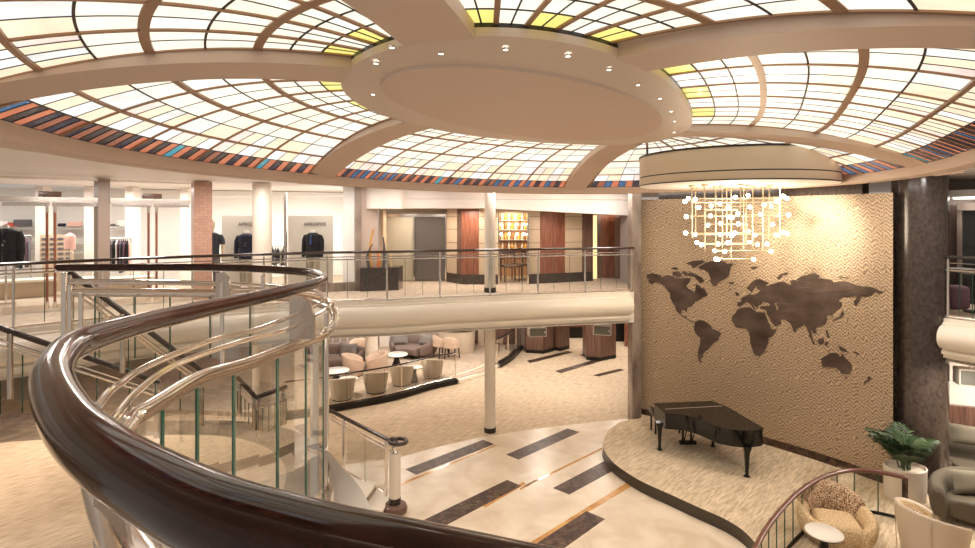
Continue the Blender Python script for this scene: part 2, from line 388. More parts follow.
# ------------------------------------------------------------------ chandelier drum (half sunk into the wall)
DC = Vector((4.33,9.67,0)); DR = 1.6; DZ = 5.467
mb = MB(); nn = 80
mb.lathe([(DR+.012,.0),(DR+.012,.018)], DC+Vector((0,0,DZ)), nn, 1, False)
mb.lathe([(DR,.018),(DR,.14)], DC+Vector((0,0,DZ)), nn, 0, False)
mb.lathe([(DR,.14),(DR-.012,.143),(DR-.012,.155),(DR,.158)], DC+Vector((0,0,DZ)), nn, 1, False)
mb.lathe([(DR,.158),(DR,.50)], DC+Vector((0,0,DZ)), nn, 0, False)
mb.lathe([(DR,.50),(DR+.012,.50),(DR+.012,.53),(DR-.2,.53)], DC+Vector((0,0,DZ)), nn, 1, False)
mb.lathe([(DR,0),(.01,0)], DC+Vector((0,0,DZ)), nn, 2, False)
struct(mb.build('ceiling_drum', [drumc, black, white]))

# ------------------------------------------------------------------ floors
mb = MB(); mb.add([(-22,4,0),(14,4,0),(14,30,0),(-22,30,0)], [(0,1,2,3)])
struct(mb.build('floor', carpet))
edge = [(300,470),(392,459.5),(440,446.5),(479,437.5),(520,431),(560,426),(600,421.5),(640,418)]
poly = [G(x,y,0) for x,y in edge]
poly += [Vector((4.5,13.2,0)), Vector((6.5,9,0)), Vector((4.2,4.6,0)), Vector((-1.5,4.6,0)), Vector((-3.2,8,0))]
mb = MB(); mb.prism([(p.x,p.y) for p in poly], -.02, .004)
struct(mb.build('floor_marble', marble))
def floor_quad(pts, name, m, z=.008, n=0):
    q = [G(x,y,0) for x,y in pts]; b = MB(); b.prism([(p.x,p.y) for p in q], 0, z); o = b.build(name, m, smooth=False); return struct(o)
k1 = lambda x,y: (400+x/8.125,420+y/8.125); k2 = lambda x,y: (500+x/8.125,420+y/8.125); k3 = lambda x,y: (400+x/8.125,480+y/8.125); k4 = lambda x,y: (520+x/8.125,480+y/8.125)
k5 = lambda x,y: (480+x/5.417,310+y/5.417)
for q in ([k1(45,403),k1(675,163),k1(765,198),k1(130,447)], [k2(50,283),k2(548,72),k2(647,100),k2(150,323)],
          [(404,530),k3(870,2),k3(985,50),(424,537)], [k4(268,68),k2(870,325),k2(965,388),k4(400,120)],
          [(524,552),k4(540,255),k4(690,320),(548,560)]):
    floor_quad(q, 'trim_inlay', emper)
for q in ([k5(255,275),k5(480,222),k5(503,230),k5(270,288)], [k5(408,332),k5(600,275),k5(705,262),k5(440,342)], [k5(612,354),k5(755,319),k5(783,326),k5(640,360)], [k5(540,243),k5(575,236),k5(577,247),k5(560,252)]):
    floor_quad(q, 'trim_inlay', emper)
for q in ([(395,485.5),k1(775,203),k1(795,206),(396,487.5)], [k2(185,540),k2(825,228),k2(835,238),k2(225,540)], [k3(665,215),(523,482),(526,484),k3(690,228)],
          [k4(85,510),k4(905,0),(634,480.3),(640,481.5),k4(130,518)], [k4(0,70),k4(120,0),k4(155,0),k4(0,85)]):
    floor_quad(q, 'trim_inlay_stripe', onyx, .006)
# raised round landing at the stair foot: carpet disc inside a marble ring
LZ = .45
mb = MB(); c = Vector((-6.0,8.6,0)); n = 72
def lring(r, z, ext=0): 
    out = []
    for i in range(n):
        a = 2*PI*i/n; x, y = r*math.cos(a), r*math.sin(a)
        if x < 0: x *= 2.6
        out.append(c+Vector((x,y,z)))
    return out
mb.strip([lring(3.5,0), lring(3.5,LZ)], 1, closed=True); mb.strip([lring(3.5,LZ), lring(2.68,LZ)], 2, closed=True)
mb.add(lring(2.68,LZ+.004), [list(range(n))], 0)
struct(mb.build('floor_landing', [carpet, white, marbring]))
mb = MB(); mb.add([G(0,430,LZ+.01),G(42,424,LZ+.01),G(44,412,LZ+.01),G(0,414,LZ+.01)], [(0,1,2,3)]); struct(mb.build('trim_band', greystone))

# stage
st = [k for k in [(640,418.3),(622.7,421),(609,430),(603,443),(605,451.6),(615,464),(640,480.5),(673,495.6),(698,507),(726,519.6),(746,533),(762,552),(780,580)]]
sp = catmull([G(x,y,.2) for x,y in st], 6)
poly = sp + [Vector((9,5.4,.2)), Vector((13,5.4,.2)), Vector((13,11.5,.2)), Vector((8.2,11.5,.2)), Vector((7.6,10.5,.2)), Vector((4.0,13.6,.2))]
mb = MB(); mb.prism([(p.x,p.y) for p in poly], 0, .2, 0, 1)
struct(mb.build('floor_stage', [stagem, bronzeedge]))
kick = offset(sp, 0); b = MB(); b.tube(atz(sp, .012), .012, 6); struct(b.build('trim_stage_foot', bronzeedge))

# ------------------------------------------------------------------ mural wall
ARC_C = Vector((-1.755,4.61)); ARC_R = 10.17
def arc_hit(x, y):
    dx, dy = (x-CX)/F, 1.0
    a = dx*dx+dy*dy; b = -2*(dx*ARC_C.x+dy*ARC_C.y); c = ARC_C.x**2+ARC_C.y**2-ARC_R**2
    d = (-b+math.sqrt(b*b-4*a*c))/(2*a); q = Vector((dx*d, d)); ang = math.atan2(q.y-ARC_C.y, q.x-ARC_C.x)
    return ang, EYE-(y-HZ)/F*d
A0 = arc_hit(641,300)[0]; A1 = arc_hit(893,300)[0]
def arcp(a, z, r=0): return Vector((ARC_C.x+(ARC_R+r)*math.cos(a), ARC_C.y+(ARC_R+r)*math.sin(a), z))
mural_m = mat('wave_carved_gold_panel', (.45,.32,.18), .45, .2)
def mural_nodes(m):
    b = m.node_tree.nodes['Principled BSDF']; v = coords(m, (1,1,1), kind='UV'); sx = nd(m,'ShaderNodeSeparateXYZ'); 
    nz = nd(m,'ShaderNodeTexNoise', Scale=5.0, Detail=3); lk(m, v, nz.inputs['Vector'])
    lk(m, v, sx.inputs[0])
    def M(op, a, b_=None, c=None):
        n = nd(m,'ShaderNodeMath', operation=op)
        for i, q in enumerate((a,b_,c)):
            if q is None: continue
            if isinstance(q,(int,float)): n.inputs[i].default_value = q
            else: lk(m, q, n.inputs[i])
        return n.outputs[0]
    warp = M('MULTIPLY', nz.outputs['Fac'], .17)
    tri = M('PINGPONG', M('ADD', sx.outputs[0], M('MULTIPLY', nz.outputs['Fac'], .10)), .075)
    h = M('SINE', M('MULTIPLY', M('ADD', M('ADD', sx.outputs[1], warp), M('MULTIPLY', tri, 1.0)), 2*PI/.068))
    h01 = M('MULTIPLY_ADD', h, .5, .5)
    n2 = nd(m,'ShaderNodeTexNoise', Scale=45, Detail=3); lk(m, v, n2.inputs['Vector'])
    f = M('ADD', M('MULTIPLY', h01, .27), M('MULTIPLY', n2.outputs['Fac'], .73))
    r = nd(m,'ShaderNodeValToRGB'); e = r.color_ramp.elements; e[0].position=.22; e[0].color=(.085,.055,.034,1); e[1].position=.66; e[1].color=(.62,.47,.32,1)
    lk(m, f, r.inputs['Fac']); lk(m, r.outputs['Color'], b.inputs['Base Color'])
    bp = nd(m,'ShaderNodeBump', Strength=.6, Distance=.015); lk(m, f, bp.inputs['Height']); lk(m, bp.outputs['Normal'], b.inputs['Normal'])
mural_nodes(mural_m)
land_m = mat('dark_brushed_bronze', (.09,.06,.045), .38, .45); noisy(land_m, (.055,.035,.025), (.15,.105,.085), 2.2, 6, (1,1,1.6), lo=.3, hi=.7)
MZ0, MZ1 = .34, 5.34
nseg = 48
mural = None
mb = MB(); rows = []
for i in range(nseg+1):
    a = A0+(A1-A0)*i/nseg; rows.append([arcp(a,MZ0,.035), arcp(a,MZ0), arcp(a,MZ1), arcp(a,MZ1,.035)])
mb.strip(rows, 0)
mural = mb.build('map_mural', mural_m, fixn=False)
uvl = mural.data.uv_layers.new(name='UVMap')
for lp in mural.data.loops:
    v = mural.data.vertices[lp.vertex_index].co; a = math.atan2(v.y-ARC_C.y, v.x-ARC_C.x); uvl.data[lp.index].uv = (a*ARC_R, v.z)
tag(mural, 'large carved gold wall panel with a dark bronze world map behind the piano', 'mural')
def land(pts, name='landmass', hole=None):
    def pr(q):
        out = []
        for x, y in q: out.append(arc_hit(x, y))
        return out
    A = pr(pts); loops = [[Vector((a*10, z, 0)) for a, z in A]]; allp = list(A)
    if hole: H = pr(hole); loops.append([Vector((a*10, z, 0)) for a, z in H]); allp += H
    tri = tessellate_polygon(loops); n = len(A); N2 = len(allp); b = MB()
    # finely cut so the plate follows the curved wall
    front = [arcp(a,z,-.022) for a, z in allp]; back = [arcp(a,z,.002) for a, z in allp]
    b.add(front, [tuple(t) for t in tri]); b.add(front+back, [(i,(i+1) % n,N2+(i+1) % n,N2+i) for i in range(n)])
    if hole: b.add(front+back, [(n+i,n+(i+1) % (N2-n),N2+n+(i+1) % (N2-n),N2+n+i) for i in range(N2-n)])
    bm = bmesh.new(); vv = [bm.verts.new(p) for p in b.v]
    for f in b.f:
        try: bm.faces.new([vv[i] for i in f])
        except ValueError: pass
    bmesh.ops.remove_doubles(bm, verts=bm.verts[:], dist=1e-6)
    for _ in range(4):
        long = [e for e in bm.edges if e.calc_length() > .45]
        if not long: break
        bmesh.ops.subdivide_edges(bm, edges=long, cuts=1, use_grid_fill=False); bmesh.ops.triangulate(bm, faces=[f for f in bm.faces if len(f.verts) > 3])
    for v in bm.verts:
        a = math.atan2(v.co.y-ARC_C.y, v.co.x-ARC_C.x); r = math.hypot(v.co.x-ARC_C.x, v.co.y-ARC_C.y)
        tgt = -.022 if abs(r-(ARC_R-.022)) < .012 or r < ARC_R-.012 else .002
        v.co = arcp(a, v.co.z, tgt)
    bmesh.ops.recalc_face_normals(bm, faces=bm.faces[:])
    me = bpy.data.meshes.new(name); bm.to_mesh(me); bm.free(); me.materials.append(land_m)
    o = bpy.data.objects.new(name, me); C.objects.link(o); o.parent = mural; return o
def tr(s, ox, oy, k): 
    q = s.split(); return [(ox+float(a.split(',')[0])/k, oy+float(a.split(',')[1])/k) for a in q]
c1 = lambda s: tr(s,640,250,9.75); c2 = lambda s: tr(s,670,310,9.75); c3 = lambda s: tr(s,725,260,9.75); c4 = lambda s: tr(s,790,260,9.75); c5 = lambda s: tr(s,785,310,6.85); px = lambda s: tr(s,0,0,1)
land(c1('70,240 120,225 200,245 215,262 265,245 330,258 345,272 420,275 470,270 500,285 480,310 450,350 470,375 515,395 530,415 545,385 545,335 580,345 600,370 625,375 645,410 665,440 630,455 600,470 560,495')
     + px('696,301 692,306 687,308 687,312 684.5,309.5 681.5,310.5 681,314 684,317 687,315.5 686.5,318.5 690,320.5 694.5,321.3 693.5,322.2 687,318.5 680,313.5 676.5,310') + c1('345,546 320,510 300,470 295,420 265,390 240,350 200,325 150,310 120,335 110,330 80,300 100,285 65,270'))
land(c1('570,165 600,150 650,120 720,105 800,110 860,135 910,130 885,170 875,215 860,265 800,295 760,320 740,355 715,345 690,310 690,270 665,215 620,190 585,185'))
land(c1('450,130 520,105 600,100 640,115 590,140 545,165 515,180 510,150 480,140'), 'island')
land(c1('320,215 360,205 400,225 410,255 370,265 320,240'), 'island')
land(c1('450,230 500,215 560,245 600,265 630,300 600,325 570,300 530,260 480,255'), 'island')
land(c1('300,180 340,165 385,185 350,195'), 'island'); land(c1('405,210 440,205 465,225 455,255 430,240'), 'island'); land(c1('860,315 915,312 915,328 880,330'), 'island')
land(c2('250,110 290,95 335,105 375,135 400,155 410,180 460,200 498,220 490,250 475,265 470,295 430,320 400,350 375,380 345,400 320,425 318,465 300,480 310,515 285,500 272,450 280,390 295,330 300,270 260,235 235,190 240,150'))
land(c2('655,0 640,30 608,60 605,100 620,130 650,170 700,175 750,180 770,210 785,270 785,310 800,360 830,440 880,445') + px('764.4,351 768.5,342.8 768.5,338 772,336 777,329.5 771.5,329 768,321 765,312.5 757,312 750,307 741,308'))
land(c3('120,440 125,410 165,405 155,375 205,350 235,335 255,335 300,335 350,295 320,285 310,265 330,240 300,260 280,290 265,315 235,290 213,275 245,235 290,195 340,183 385,205 435,220 395,245 405,255 460,235 520,215 580,210 620,235 650,240 640,200 680,190 715,205 705,190 740,160 800,145 870,125 930,150 900,180 960,178')
     + c4('345,185 400,190 430,215 490,210 520,205 580,215 640,240 720,260 790,260 850,285 905,310 880,328 830,310 800,340 740,360 690,352 675,400 640,445 625,410 650,370 672,348 620,350 560,362 520,358 470,395 505,410 500,450 450,500 415,520 410,540')
     + c5('332,55 320,32 280,35 290,70 270,100 225,110 205,120 222,160 200,160 188,135 178,140 180,165 196,205 188,200 165,150 135,95 110,110 80,130 68,150 55,125 40,90 0,65') + px('780,319.6 781.5,323.7 775.7,326.4 772,322 767.5,314') + c3('405,490 345,468 350,452 440,445 435,420 375,405 350,435 325,450 318,472 290,440 262,412 300,478 290,482 240,420 210,408 180,430 150,455'),
     hole=c3('480,415 512,418 508,445 525,455 522,488 497,485 500,455 485,440'))
land(c3('100,310 130,320 140,345 115,350'), 'island'); land(c5('395,5 405,25 390,52 335,74 333,66 375,45'), 'island'); land(c5('280,140 290,142 310,190 295,192'), 'island')
land(c5('225,205 265,190 270,215 255,235 238,232'), 'island'); land(c5('165,165 172,165 205,232 198,236'), 'island'); land(c5('280,215 300,220 290,243 276,240'), 'island'); land(c5('370,245 400,258 432,288 400,283 378,270'), 'island')
land(c5('250,330 290,310 310,293 335,292 365,300 375,320 390,312 395,300 415,330 450,360 460,395 440,440 395,435 365,400 325,390 280,390 260,392')); land(c5('410,458 430,462 422,472'), 'island')
land(c5('575,450 598,468 572,486 545,505 538,495 568,477'), 'island'); land(c5('470,288 480,284 508,300 503,306'), 'island'); land(c3('510,175 540,140 610,120 622,128 560,147 535,190'), 'island'); land(c3('245,70 290,65 335,62 280,95'), 'island'); land(c4('475,158 580,170 577,178 480,167'), 'island')
# wall carrying the mural, skirting, jambs
mb = MB(); rows = []
for i in range(nseg+1):
    a = A0-.04+(A1-A0+.09)*i/nseg; rows.append([arcp(a,.0,.04), arcp(a,5.67,.04), arcp(a,5.67,.30), arcp(a,0,.30)])
mb.strip(rows, 0, closed=True); struct(mb.build('wall_mural', granite))
mb = MB(); rows = []
for i in range(nseg+1):
    a = A0+(A1-A0)*i/nseg; rows.append([arcp(a,.2,-.03), arcp(a,.33,-.03), arcp(a,.33,.05), arcp(a,.2,.05)])
mb.strip(rows, 0, closed=True); struct(mb.build('baseboard_mural', emper))
p = XY(636, 13.0); mb = MB(); mb.box((p[0],p[1]+.13,2.83),(.22,.30,5.66), .1); struct(mb.build('column', greystone))
p = XY(919.5, 9.75); mb = MB(); mb.lathe([(.41,0),(.41,5.67)], (p[0],p[1],0), 48); mb.box((p[0]+.30,p[1]+.32,2.83),(.26,.6,5.66), .2); struct(mb.build('column', granite))
# ------------------------------------------------------------------ upper deck slab and bridge
DZK = 3.2
bp_ = [G(x,y,DZK) for x,y in [(330,302),(387,300.3),(440,297.7),(490,295.7),(538,294),(585,292.4),(634,291)]]
left_ = [Vector(q+(DZK,)) for q in [(-8.6,5.6),(-8.3,6.7),(-7.6,7.9),(-6.8,8.8),(-5.85,9.65),(-4.6,10.45)]]
bedge = catmull(left_+bp_, 6)
poly = bedge + [Vector((3.42,13.25,0)), Vector((3.55,14,0)), Vector((5.5,16,0)), Vector((5.5,21,0)), Vector((-18,21,0)), Vector((-18,5.6,0))]
mb = MB(); mb.prism([(p.x,p.y) for p in poly], 2.47, DZK-.02, 1); mb.prism([(p.x,p.y) for p in poly], DZK-.02, DZK, 0)
struct(mb.build('floor_upper_deck', [carpet2, white], smooth=False))
prof = [(-.02,3.2),(.05,3.2),(.055,3.13),(.09,3.12),(.09,3.09)]
for i in range(11):
    a = PI/2-PI*i/10; prof.append((.09+.20*math.cos(a), 2.89+.20*math.sin(a)))
prof += [(.09,2.66),(.13,2.655),(.13,2.60),(.06,2.595),(.06,2.53),(.0,2.525),(0,2.46),(-.3,2.46)]
def fascia(path, prof, side=1, endcap=True):
    rows = []
    offs = {}
    for i, p in enumerate(path):
        a = path[max(i-1,0)]; b = path[min(i+1,len(path)-1)]; t = b-a; t.z = 0; t.normalize(); n = Vector((t.y,-t.x,0))*side
        rows.append([Vector((p.x,p.y,0))+n*o+Vector((0,0,z)) for o, z in prof])
    m = MB(); m.strip(rows)
    if endcap: m.add(rows[0], [list(range(len(prof)))]); m.add(rows[-1], [list(range(len(prof)))])
    return m
struct(fascia(bedge[:-1], prof).build('trim_bridge_fascia', cream, ang=50))

def railing(name, label, path, posts, z0, zt, bars, glz, group=None, seams=3, rail_r=.028, post_r=.022, railm=darkrail, world=None, gm=None, gcat='railing'):
    """path: plan polyline; posts: list of points on it"""
    t = thing(name, label, gcat, tuple(posts[0]) if world is None else world, group=group, world=True)
    b = MB(); b.tube(atz(path, zt), rail_r, 10); b.build('handrail', railm, t)
    for z, r in bars:
        b = MB(); b.tube(atz(path, z), r, 8); b.build('guard_bar', chrome, t)
    for p in posts:
        b = MB(); b.tube([(p.x,p.y,z0),(p.x,p.y,zt-.06)], post_r, 10); b.cyl((p.x,p.y,z0), post_r*1.8, .03, 12); b.tube([(p.x,p.y,zt-.07),(p.x,p.y,zt)], post_r*.6, 8); b.build('post', chrome, t)
    # glass between posts
    def para(q): return min(range(len(path)), key=lambda i: (path[i].xy-q.xy).length)
    ids = [para(q) for q in posts]
    for a, b2 in zip(ids, ids[1:]):
        sub = path[a:b2+1]
        if len(sub) < 2: continue
        g = along([Vector((p.x,p.y,0)) for p in sub], count=seams*3+1); b = MB()
        th = .006
        L, R = offset(g, th), offset(g, -th)
        b.strip([[v+Vector((0,0,glz[0])) for v in L],[v+Vector((0,0,glz[1])) for v in L],[v+Vector((0,0,glz[1])) for v in R],[v+Vector((0,0,glz[0])) for v in R]], 0)
        for j in range(seams):
            if j: 
                q = g[j*3]; b.box((q.x,q.y,(glz[0]+glz[1])/2), (.008,.008,glz[1]-glz[0]), 0, 1)
        b.build('glass_pane', [gm or gls, edgeg], t, smooth=False, fixn=False)
    b = MB(); b.tube(atz(path, z0+.03), .018, 6); b.build('bottom_rail', chrome, t)
    return t
bpath = catmull(left_+bp_, 24)
bpost = [bpath[0]] + [min(bpath, key=lambda q: abs(CX+F*q.x/q.y-x)) for x in (15,100,193,263,328,387,440,490,537.5,585,631)]
railing('balcony_railing', 'long glass balcony railing with thin dark handrail along the bridge edge', bpath, bpost, DZK, 4.2, [(4.105,.011),(4.05,.017)], (3.27,4.03))

# columns
def column(x, d, r, z0, z1, cap=None):
    X, Y = XY(x, d); b = MB(); b.lathe([(r,z0),(r,z1)], (X,Y,0), 40, 0)
    if cap: 
        for zc in cap: b.lathe([(r+.012,zc),(r+.012,zc+.11)], (X,Y,0), 40, 1)
    return struct(b.build('column', [colm, black]))
column(490, 12.62, .125, 0, 5.66, (0.0, 3.2, 2.39))
column(262, 12.2, .20, 0, 5.66)
column(371.5, 17.6, .20, .12, 2.5)

# ------------------------------------------------------------------ upper deck rooms
SZ = 5.66
def wallbox(name, a, b, z0, z1, th, m, st=True):
    """vertical panel between plan points a and b; thickness goes away from the camera"""
    a, b = Vector(a), Vector(b); t = (b-a); L = t.length; ang = math.atan2(t.y,t.x); n = Vector((-t.y,t.x))/L
    if n.y < 0: n = -n
    c = (a+b)/2+n*th/2; mb = MB(); mb.box((c.x,c.y,(z0+z1)/2),(L,th,z1-z0),ang)
    o = mb.build(name, m, smooth=False); return struct(o) if st else o
XP = XY
# shop shell
wallbox('wall_shop_back', XP(-120,12.6), XP(120,14.6), 3.2, SZ, .1, shopwhite)
wallbox('wall_shop_back', XP(120,14.6), XP(356,16.6), 3.2, SZ, .1, shopwhite)
wallbox('wall_shop_side', XP(356,12.95), (XP(356,16.6)[0]-.05, 16.6), 3.2, SZ, .1, shopwhite)
sh = [(-60,9.15),(0,9.7),(98,10.45),(110,10.6),(190,11.45),(208,11.65),(286,12.35),(343,12.85)]
shp = [Vector(XP(*q)) for q in sh]
# door header, transom, pillars
b = MB()
for a, c in ((0,2),(3,4)):
    A, B = shp[a], shp[c]; t = B-A; ang = math.atan2(t.y,t.x); m = (A+B)/2
    b.box((m.x,m.y,5.235),(t.length,.07,.09),ang)
    b.box((m.x,m.y,5.62),(t.length,.05,.04),ang)
struct(b.build('trim_door_header', chrome))
for i, (x, d) in enumerate([(50,10.06),(152,11.0)]):
    p = XP(x,d); b = MB(); b.rbox((p[0],p[1],5.335),(.33,.12,.10),.01,.7); tag(b.build('door_closer_box', brownwood), 'brown box above the shop doors, '+('left entrance' if i == 0 else 'second entrance by the tiled pillar'), 'door closer', 'door closers over the shop entrances')
A, B = shp[2], shp[3]; wallbox('wall_pier', A, B, 3.2, SZ, .25, mat('taupe_pier',(.34,.26,.21),.4))
b = MB(); m = (shp[4]+shp[5])/2; t = shp[5]-shp[4]; b.box((m.x,m.y+.1,(3.2+SZ)/2),(t.length,.4,SZ-3.2),math.atan2(t.y,t.x)); struct(b.build('column_tiled', brickm, smooth=False))
def shopdoor(x0, x1, xm, d0, d1, dm, lab):
    t = thing('glass_door', lab, 'glass door', XP(xm,dm)+(3.2,), group='glass shop doors', world=True)
    for (xa,da),(xb,db) in (((x0,d0),(xm-1.2,dm-.01)),((xm+1.2,dm+.01),(x1,d1))):
        a, c = Vector(XP(xa,da)), Vector(XP(xb,db)); q = c-a; b = MB(); mm = (a+c)/2; b.box((mm.x,mm.y,4.2),(q.length,.012,1.96),math.atan2(q.y,q.x)); b.build('glass_leaf', gls2, t, smooth=False)
        b = MB(); b.box((mm.x,mm.y,5.15),(q.length,.03,.07),math.atan2(q.y,q.x)); b.box((mm.x,mm.y,3.27),(q.length,.03,.09),math.atan2(q.y,q.x)); b.build('door_rail', chrome, t, smooth=False)
    for s in (-4,4):
        p = XP(xm+s,dm-.07); b = MB(); b.tube([(p[0],p[1],3.38),(p[0],p[1],5.0)],.022,10,mi=0); 
        b.tube([(p[0],p[1],5.0),(p[0],p[1],5.14)],.024,10,mi=1); b.tube([(p[0],p[1],3.26),(p[0],p[1],3.38)],.024,10,mi=1)
        b.build('door_handle', [redwood, chrome], t)
shopdoor(2, 97, 51, 9.72, 10.43, 10.06, 'double glass shop door with tall wooden pull bars, left of the taupe pier')
shopdoor(112, 189, 152.5, 10.63, 11.43, 11.02, 'double glass shop door with tall wooden pull bars, beside the rose tiled pillar')
# display windows
for i, (a, c) in enumerate(((5,6),(6,7))):
    A, B = shp[a], shp[c]; t = B-A; b = MB(); m = (A+B)/2; b.box((m.x,m.y,4.4),(t.length,.012,2.1),math.atan2(t.y,t.x)); struct(b.build('window', gls2, smooth=False))
    b = MB(); b.box((m.x,m.y,3.3),(t.length,.14,.2),math.atan2(t.y,t.x)); struct(b.build('sill', greystone, smooth=False))
p = shp[6]; b = MB(); b.tube([(p.x,p.y-.03,3.4),(p.x,p.y-.03,5.47)],.04,4); struct(b.build('trim_mullion', chrome))
def words(txt, size, c, ang, m, parent=None, th=.004):
    cu = bpy.data.curves.new('lettering','FONT'); cu.body = txt; cu.size = size; cu.align_x = 'CENTER'; cu.extrude = th; cu.resolution_u = 3
    o = bpy.data.objects.new('tmp', cu); C.objects.link(o); bpy.context.view_layer.update()
    me = bpy.data.meshes.new_from_object(o.evaluated_get(bpy.context.evaluated_depsgraph_get())); C.objects.unlink(o); bpy.data.objects.remove(o)
    me.transform(Matrix.Translation(c) @ Matrix.Rotation(ang,4,'Z') @ Matrix.Rotation(PI/2,4,'X'))
    me.materials.clear(); me.materials.append(m); q = bpy.data.objects.new('lettering', me); C.objects.link(q)
    if parent:
        if parent.get('_w'): me.transform(Matrix.Translation(-parent.location))
        q.parent = parent
    return q
textm = mat('lettering_grey', (.12,.10,.09), .4)
for x0, x1, d, xt, lb in ((222,272,13.5,250,'pale display panel lettered with the shop name, behind the round column'),(288,333,13.9,314.5,'pale display panel lettered with the shop name, right of the round column')):
    a, c = Vector(XP(x0,d-.2)), Vector(XP(x1,d+.2)); t = c-a; ang = math.atan2(t.y,t.x); m = (a+c)/2
    T = thing('shop_signboard', lb, 'display panel', (m.x,m.y,3.2), group='lettered display panels', world=True)
    b = MB(); b.box((m.x,m.y,4.08),(t.length,.06,1.76),ang); b.build('board', shoppanel, T, smooth=False)
    q = a.lerp(c, (xt-x0)/(x1-x0)); n = Vector((t.y,-t.x)).normalized()
    words('APROPOS', .125, (q.x+n.x*.04, q.y+n.y*.04, EYE-(225.8-HZ)/F*d), ang, textm, T)
# mannequins
def mannequin(x, d, zf, lab, rz=0, jac=suitk, shirt=shirtw, pants=khaki, head=False, s=1.0, legs=True, tee=False):
    X, Y = XP(x,d); t = thing('mannequin', lab, 'mannequin', (X,Y,zf), rz, 'shop window mannequins')
    def torso(prof, m, nm, sub=1):
        b = MB(); b.lathe([(r*s,z*s) for r,z in prof], (0,0,0), 20, 0, True, 1, .62); return b.build(nm, m, t)
    torso([(.19,.80),(.20,.9),(.185,1.05),(.20,1.2),(.215,1.33),(.19,1.40),(.10,1.45),(.06,1.455)] if not tee else [(.165,.86),(.165,1.05),(.18,1.2),(.195,1.33),(.17,1.40),(.09,1.44),(.055,1.445)], jac, 'shirt' if tee else 'jacket')
    for sx in (-1,1):
        b = MB(); 
        if tee:
            b.tube([(sx*.17*s,0,1.37*s),(sx*.225*s,-.01*s,1.27*s),(sx*.24*s,-.01*s,1.16*s)],[.065*s,.062*s,.06*s],10); b.build('sleeve', jac, t)
            b = MB(); b.tube([(sx*.24*s,-.01*s,1.17*s),(sx*.25*s,-.02*s,1.0*s),(sx*.245*s,-.06*s,.80*s)],[.04*s,.036*s,.028*s],10); b.build('arm', skinm, t)
        else:
            b.tube([(sx*.18*s,0,1.375*s),(sx*.235*s,0,1.25*s),(sx*.25*s,-.01*s,1.05*s),(sx*.245*s,-.04*s,.82*s)],[.068*s,.066*s,.056*s,.045*s],12); b.build('sleeve', jac, t)
    if not tee:
        b = MB(); b.add([(-.055*s,-.098*s,1.40*s),(.055*s,-.098*s,1.40*s),(.012*s,-.138*s,1.13*s),(-.012*s,-.138*s,1.13*s),(-.055*s,-.03*s,1.46*s),(.055*s,-.03*s,1.46*s)],[(0,1,2,3),(0,4,5,1)]); b.build('shirt_front', shirt, t)
        b = MB(); b.tube([(0,-.115*s,1.40*s),(0,-.145*s,1.15*s)],[.016*s,.024*s],6); b.build('tie', suitn if shirt is shirtw else shirtb, t)
        for sx in (-1,1):
            b = MB(); b.slab([[(sx*.05*s,-.105*s,1.43*s),(sx*.13*s,-.10*s,1.36*s)],[(sx*.075*s,-.135*s,1.3*s),(sx*.12*s,-.125*s,1.27*s)],[(sx*.012*s,-.142*s,1.12*s),(sx*.03*s,-.142*s,1.14*s)]],(0,-.008,0)); b.build('lapel', jac, t)
    b = MB(); b.lathe([(.055*s,1.44*s),(.05*s,1.5*s),(.045*s,1.52*s)],(0,0,0),14); b.build('neck', skinm if head else shirtw, t)
    if head:
        b = MB(); b.lathe([(.02*s,1.49*s),(.06*s,1.53*s),(.078*s,1.60*s),(.082*s,1.66*s),(.07*s,1.72*s),(.03*s,1.755*s)],(0,-.01*s,0),16,0,True,.9,1.05); b.build('head', skinm, t)
    if legs:
        for sx in (-1,1):
            b = MB(); b.tube([(sx*.085*s,0,.88*s),(sx*.10*s,0,.5*s),(sx*.10*s,.01*s,.03*s)],[.10*s,.08*s,.065*s],12); b.build('trouser_leg', pants, t)
        b = MB(); b.rbox((0,-.02*s,.02*s),(.42*s,.34*s,.03*s),.01); b.build('base', chrome, t)
    else:
        b = MB(); b.tube([(0,0,.02),(0,0,.85*s)],.018,8); b.lathe([(.16*s,0),(.16*s,.02)],(0,0,0),20); b.build('stand', chrome, t)
    return t
mannequin(6, 10.8, 3.2, 'mannequin in a black suit jacket behind the leftmost shop door', .35, s=1.03, legs=False)
mannequin(212, 12.5, 3.2, 'mannequin with a pale head in a slate polo shirt beside the tiled pillar', .2, jac=polo, pants=greyc, head=True, tee=True, s=.95)
mannequin(246.5, 13.0, 3.2, 'headless mannequin in navy jacket and khaki trousers half behind the round column', .1, jac=suitn, s=.92)
mannequin(313, 13.2, 3.2, 'headless mannequin in black jacket with blue tie and khaki trousers, right window', -.15, jac=suitk, shirt=shirtb, s=.93)
# shelves, racks and goods
def shelf(x0, x1, d0, d1, y, lab, gap=0):
    a, c = Vector(XP(x0,d0)), Vector(XP(x1,d1)); t = c-a; m = (a+c)/2; z = EYE-(y-HZ)/F*((d0+d1)/2)
    b = MB(); b.box((m.x,m.y,z),(t.length,.34,.022),math.atan2(t.y,t.x)); tag(b.build('wall_shelf', shelfm, smooth=False), lab, 'shelf', 'shop wall shelves'); return z
GL = [('upper','leftmost bay'),('middle','leftmost bay'),('lower','leftmost bay')]
rnd = random.Random(3)
for bi, (x0, x1, bay) in enumerate(((-6,36,'left of the first door bars'),(58,86,'right of the first door bars'),(111,130,'right of the taupe pier'))):
    for si, y in enumerate((228.5,242,252)):
        d0, d1 = 13.35+x0*.0085+.05, 13.35+x1*.0085+.05
        z = shelf(x0, x1, d0-.1, d1-.1, y, ['top','middle','low'][si]+' glass shelf on the shop wall '+bay)
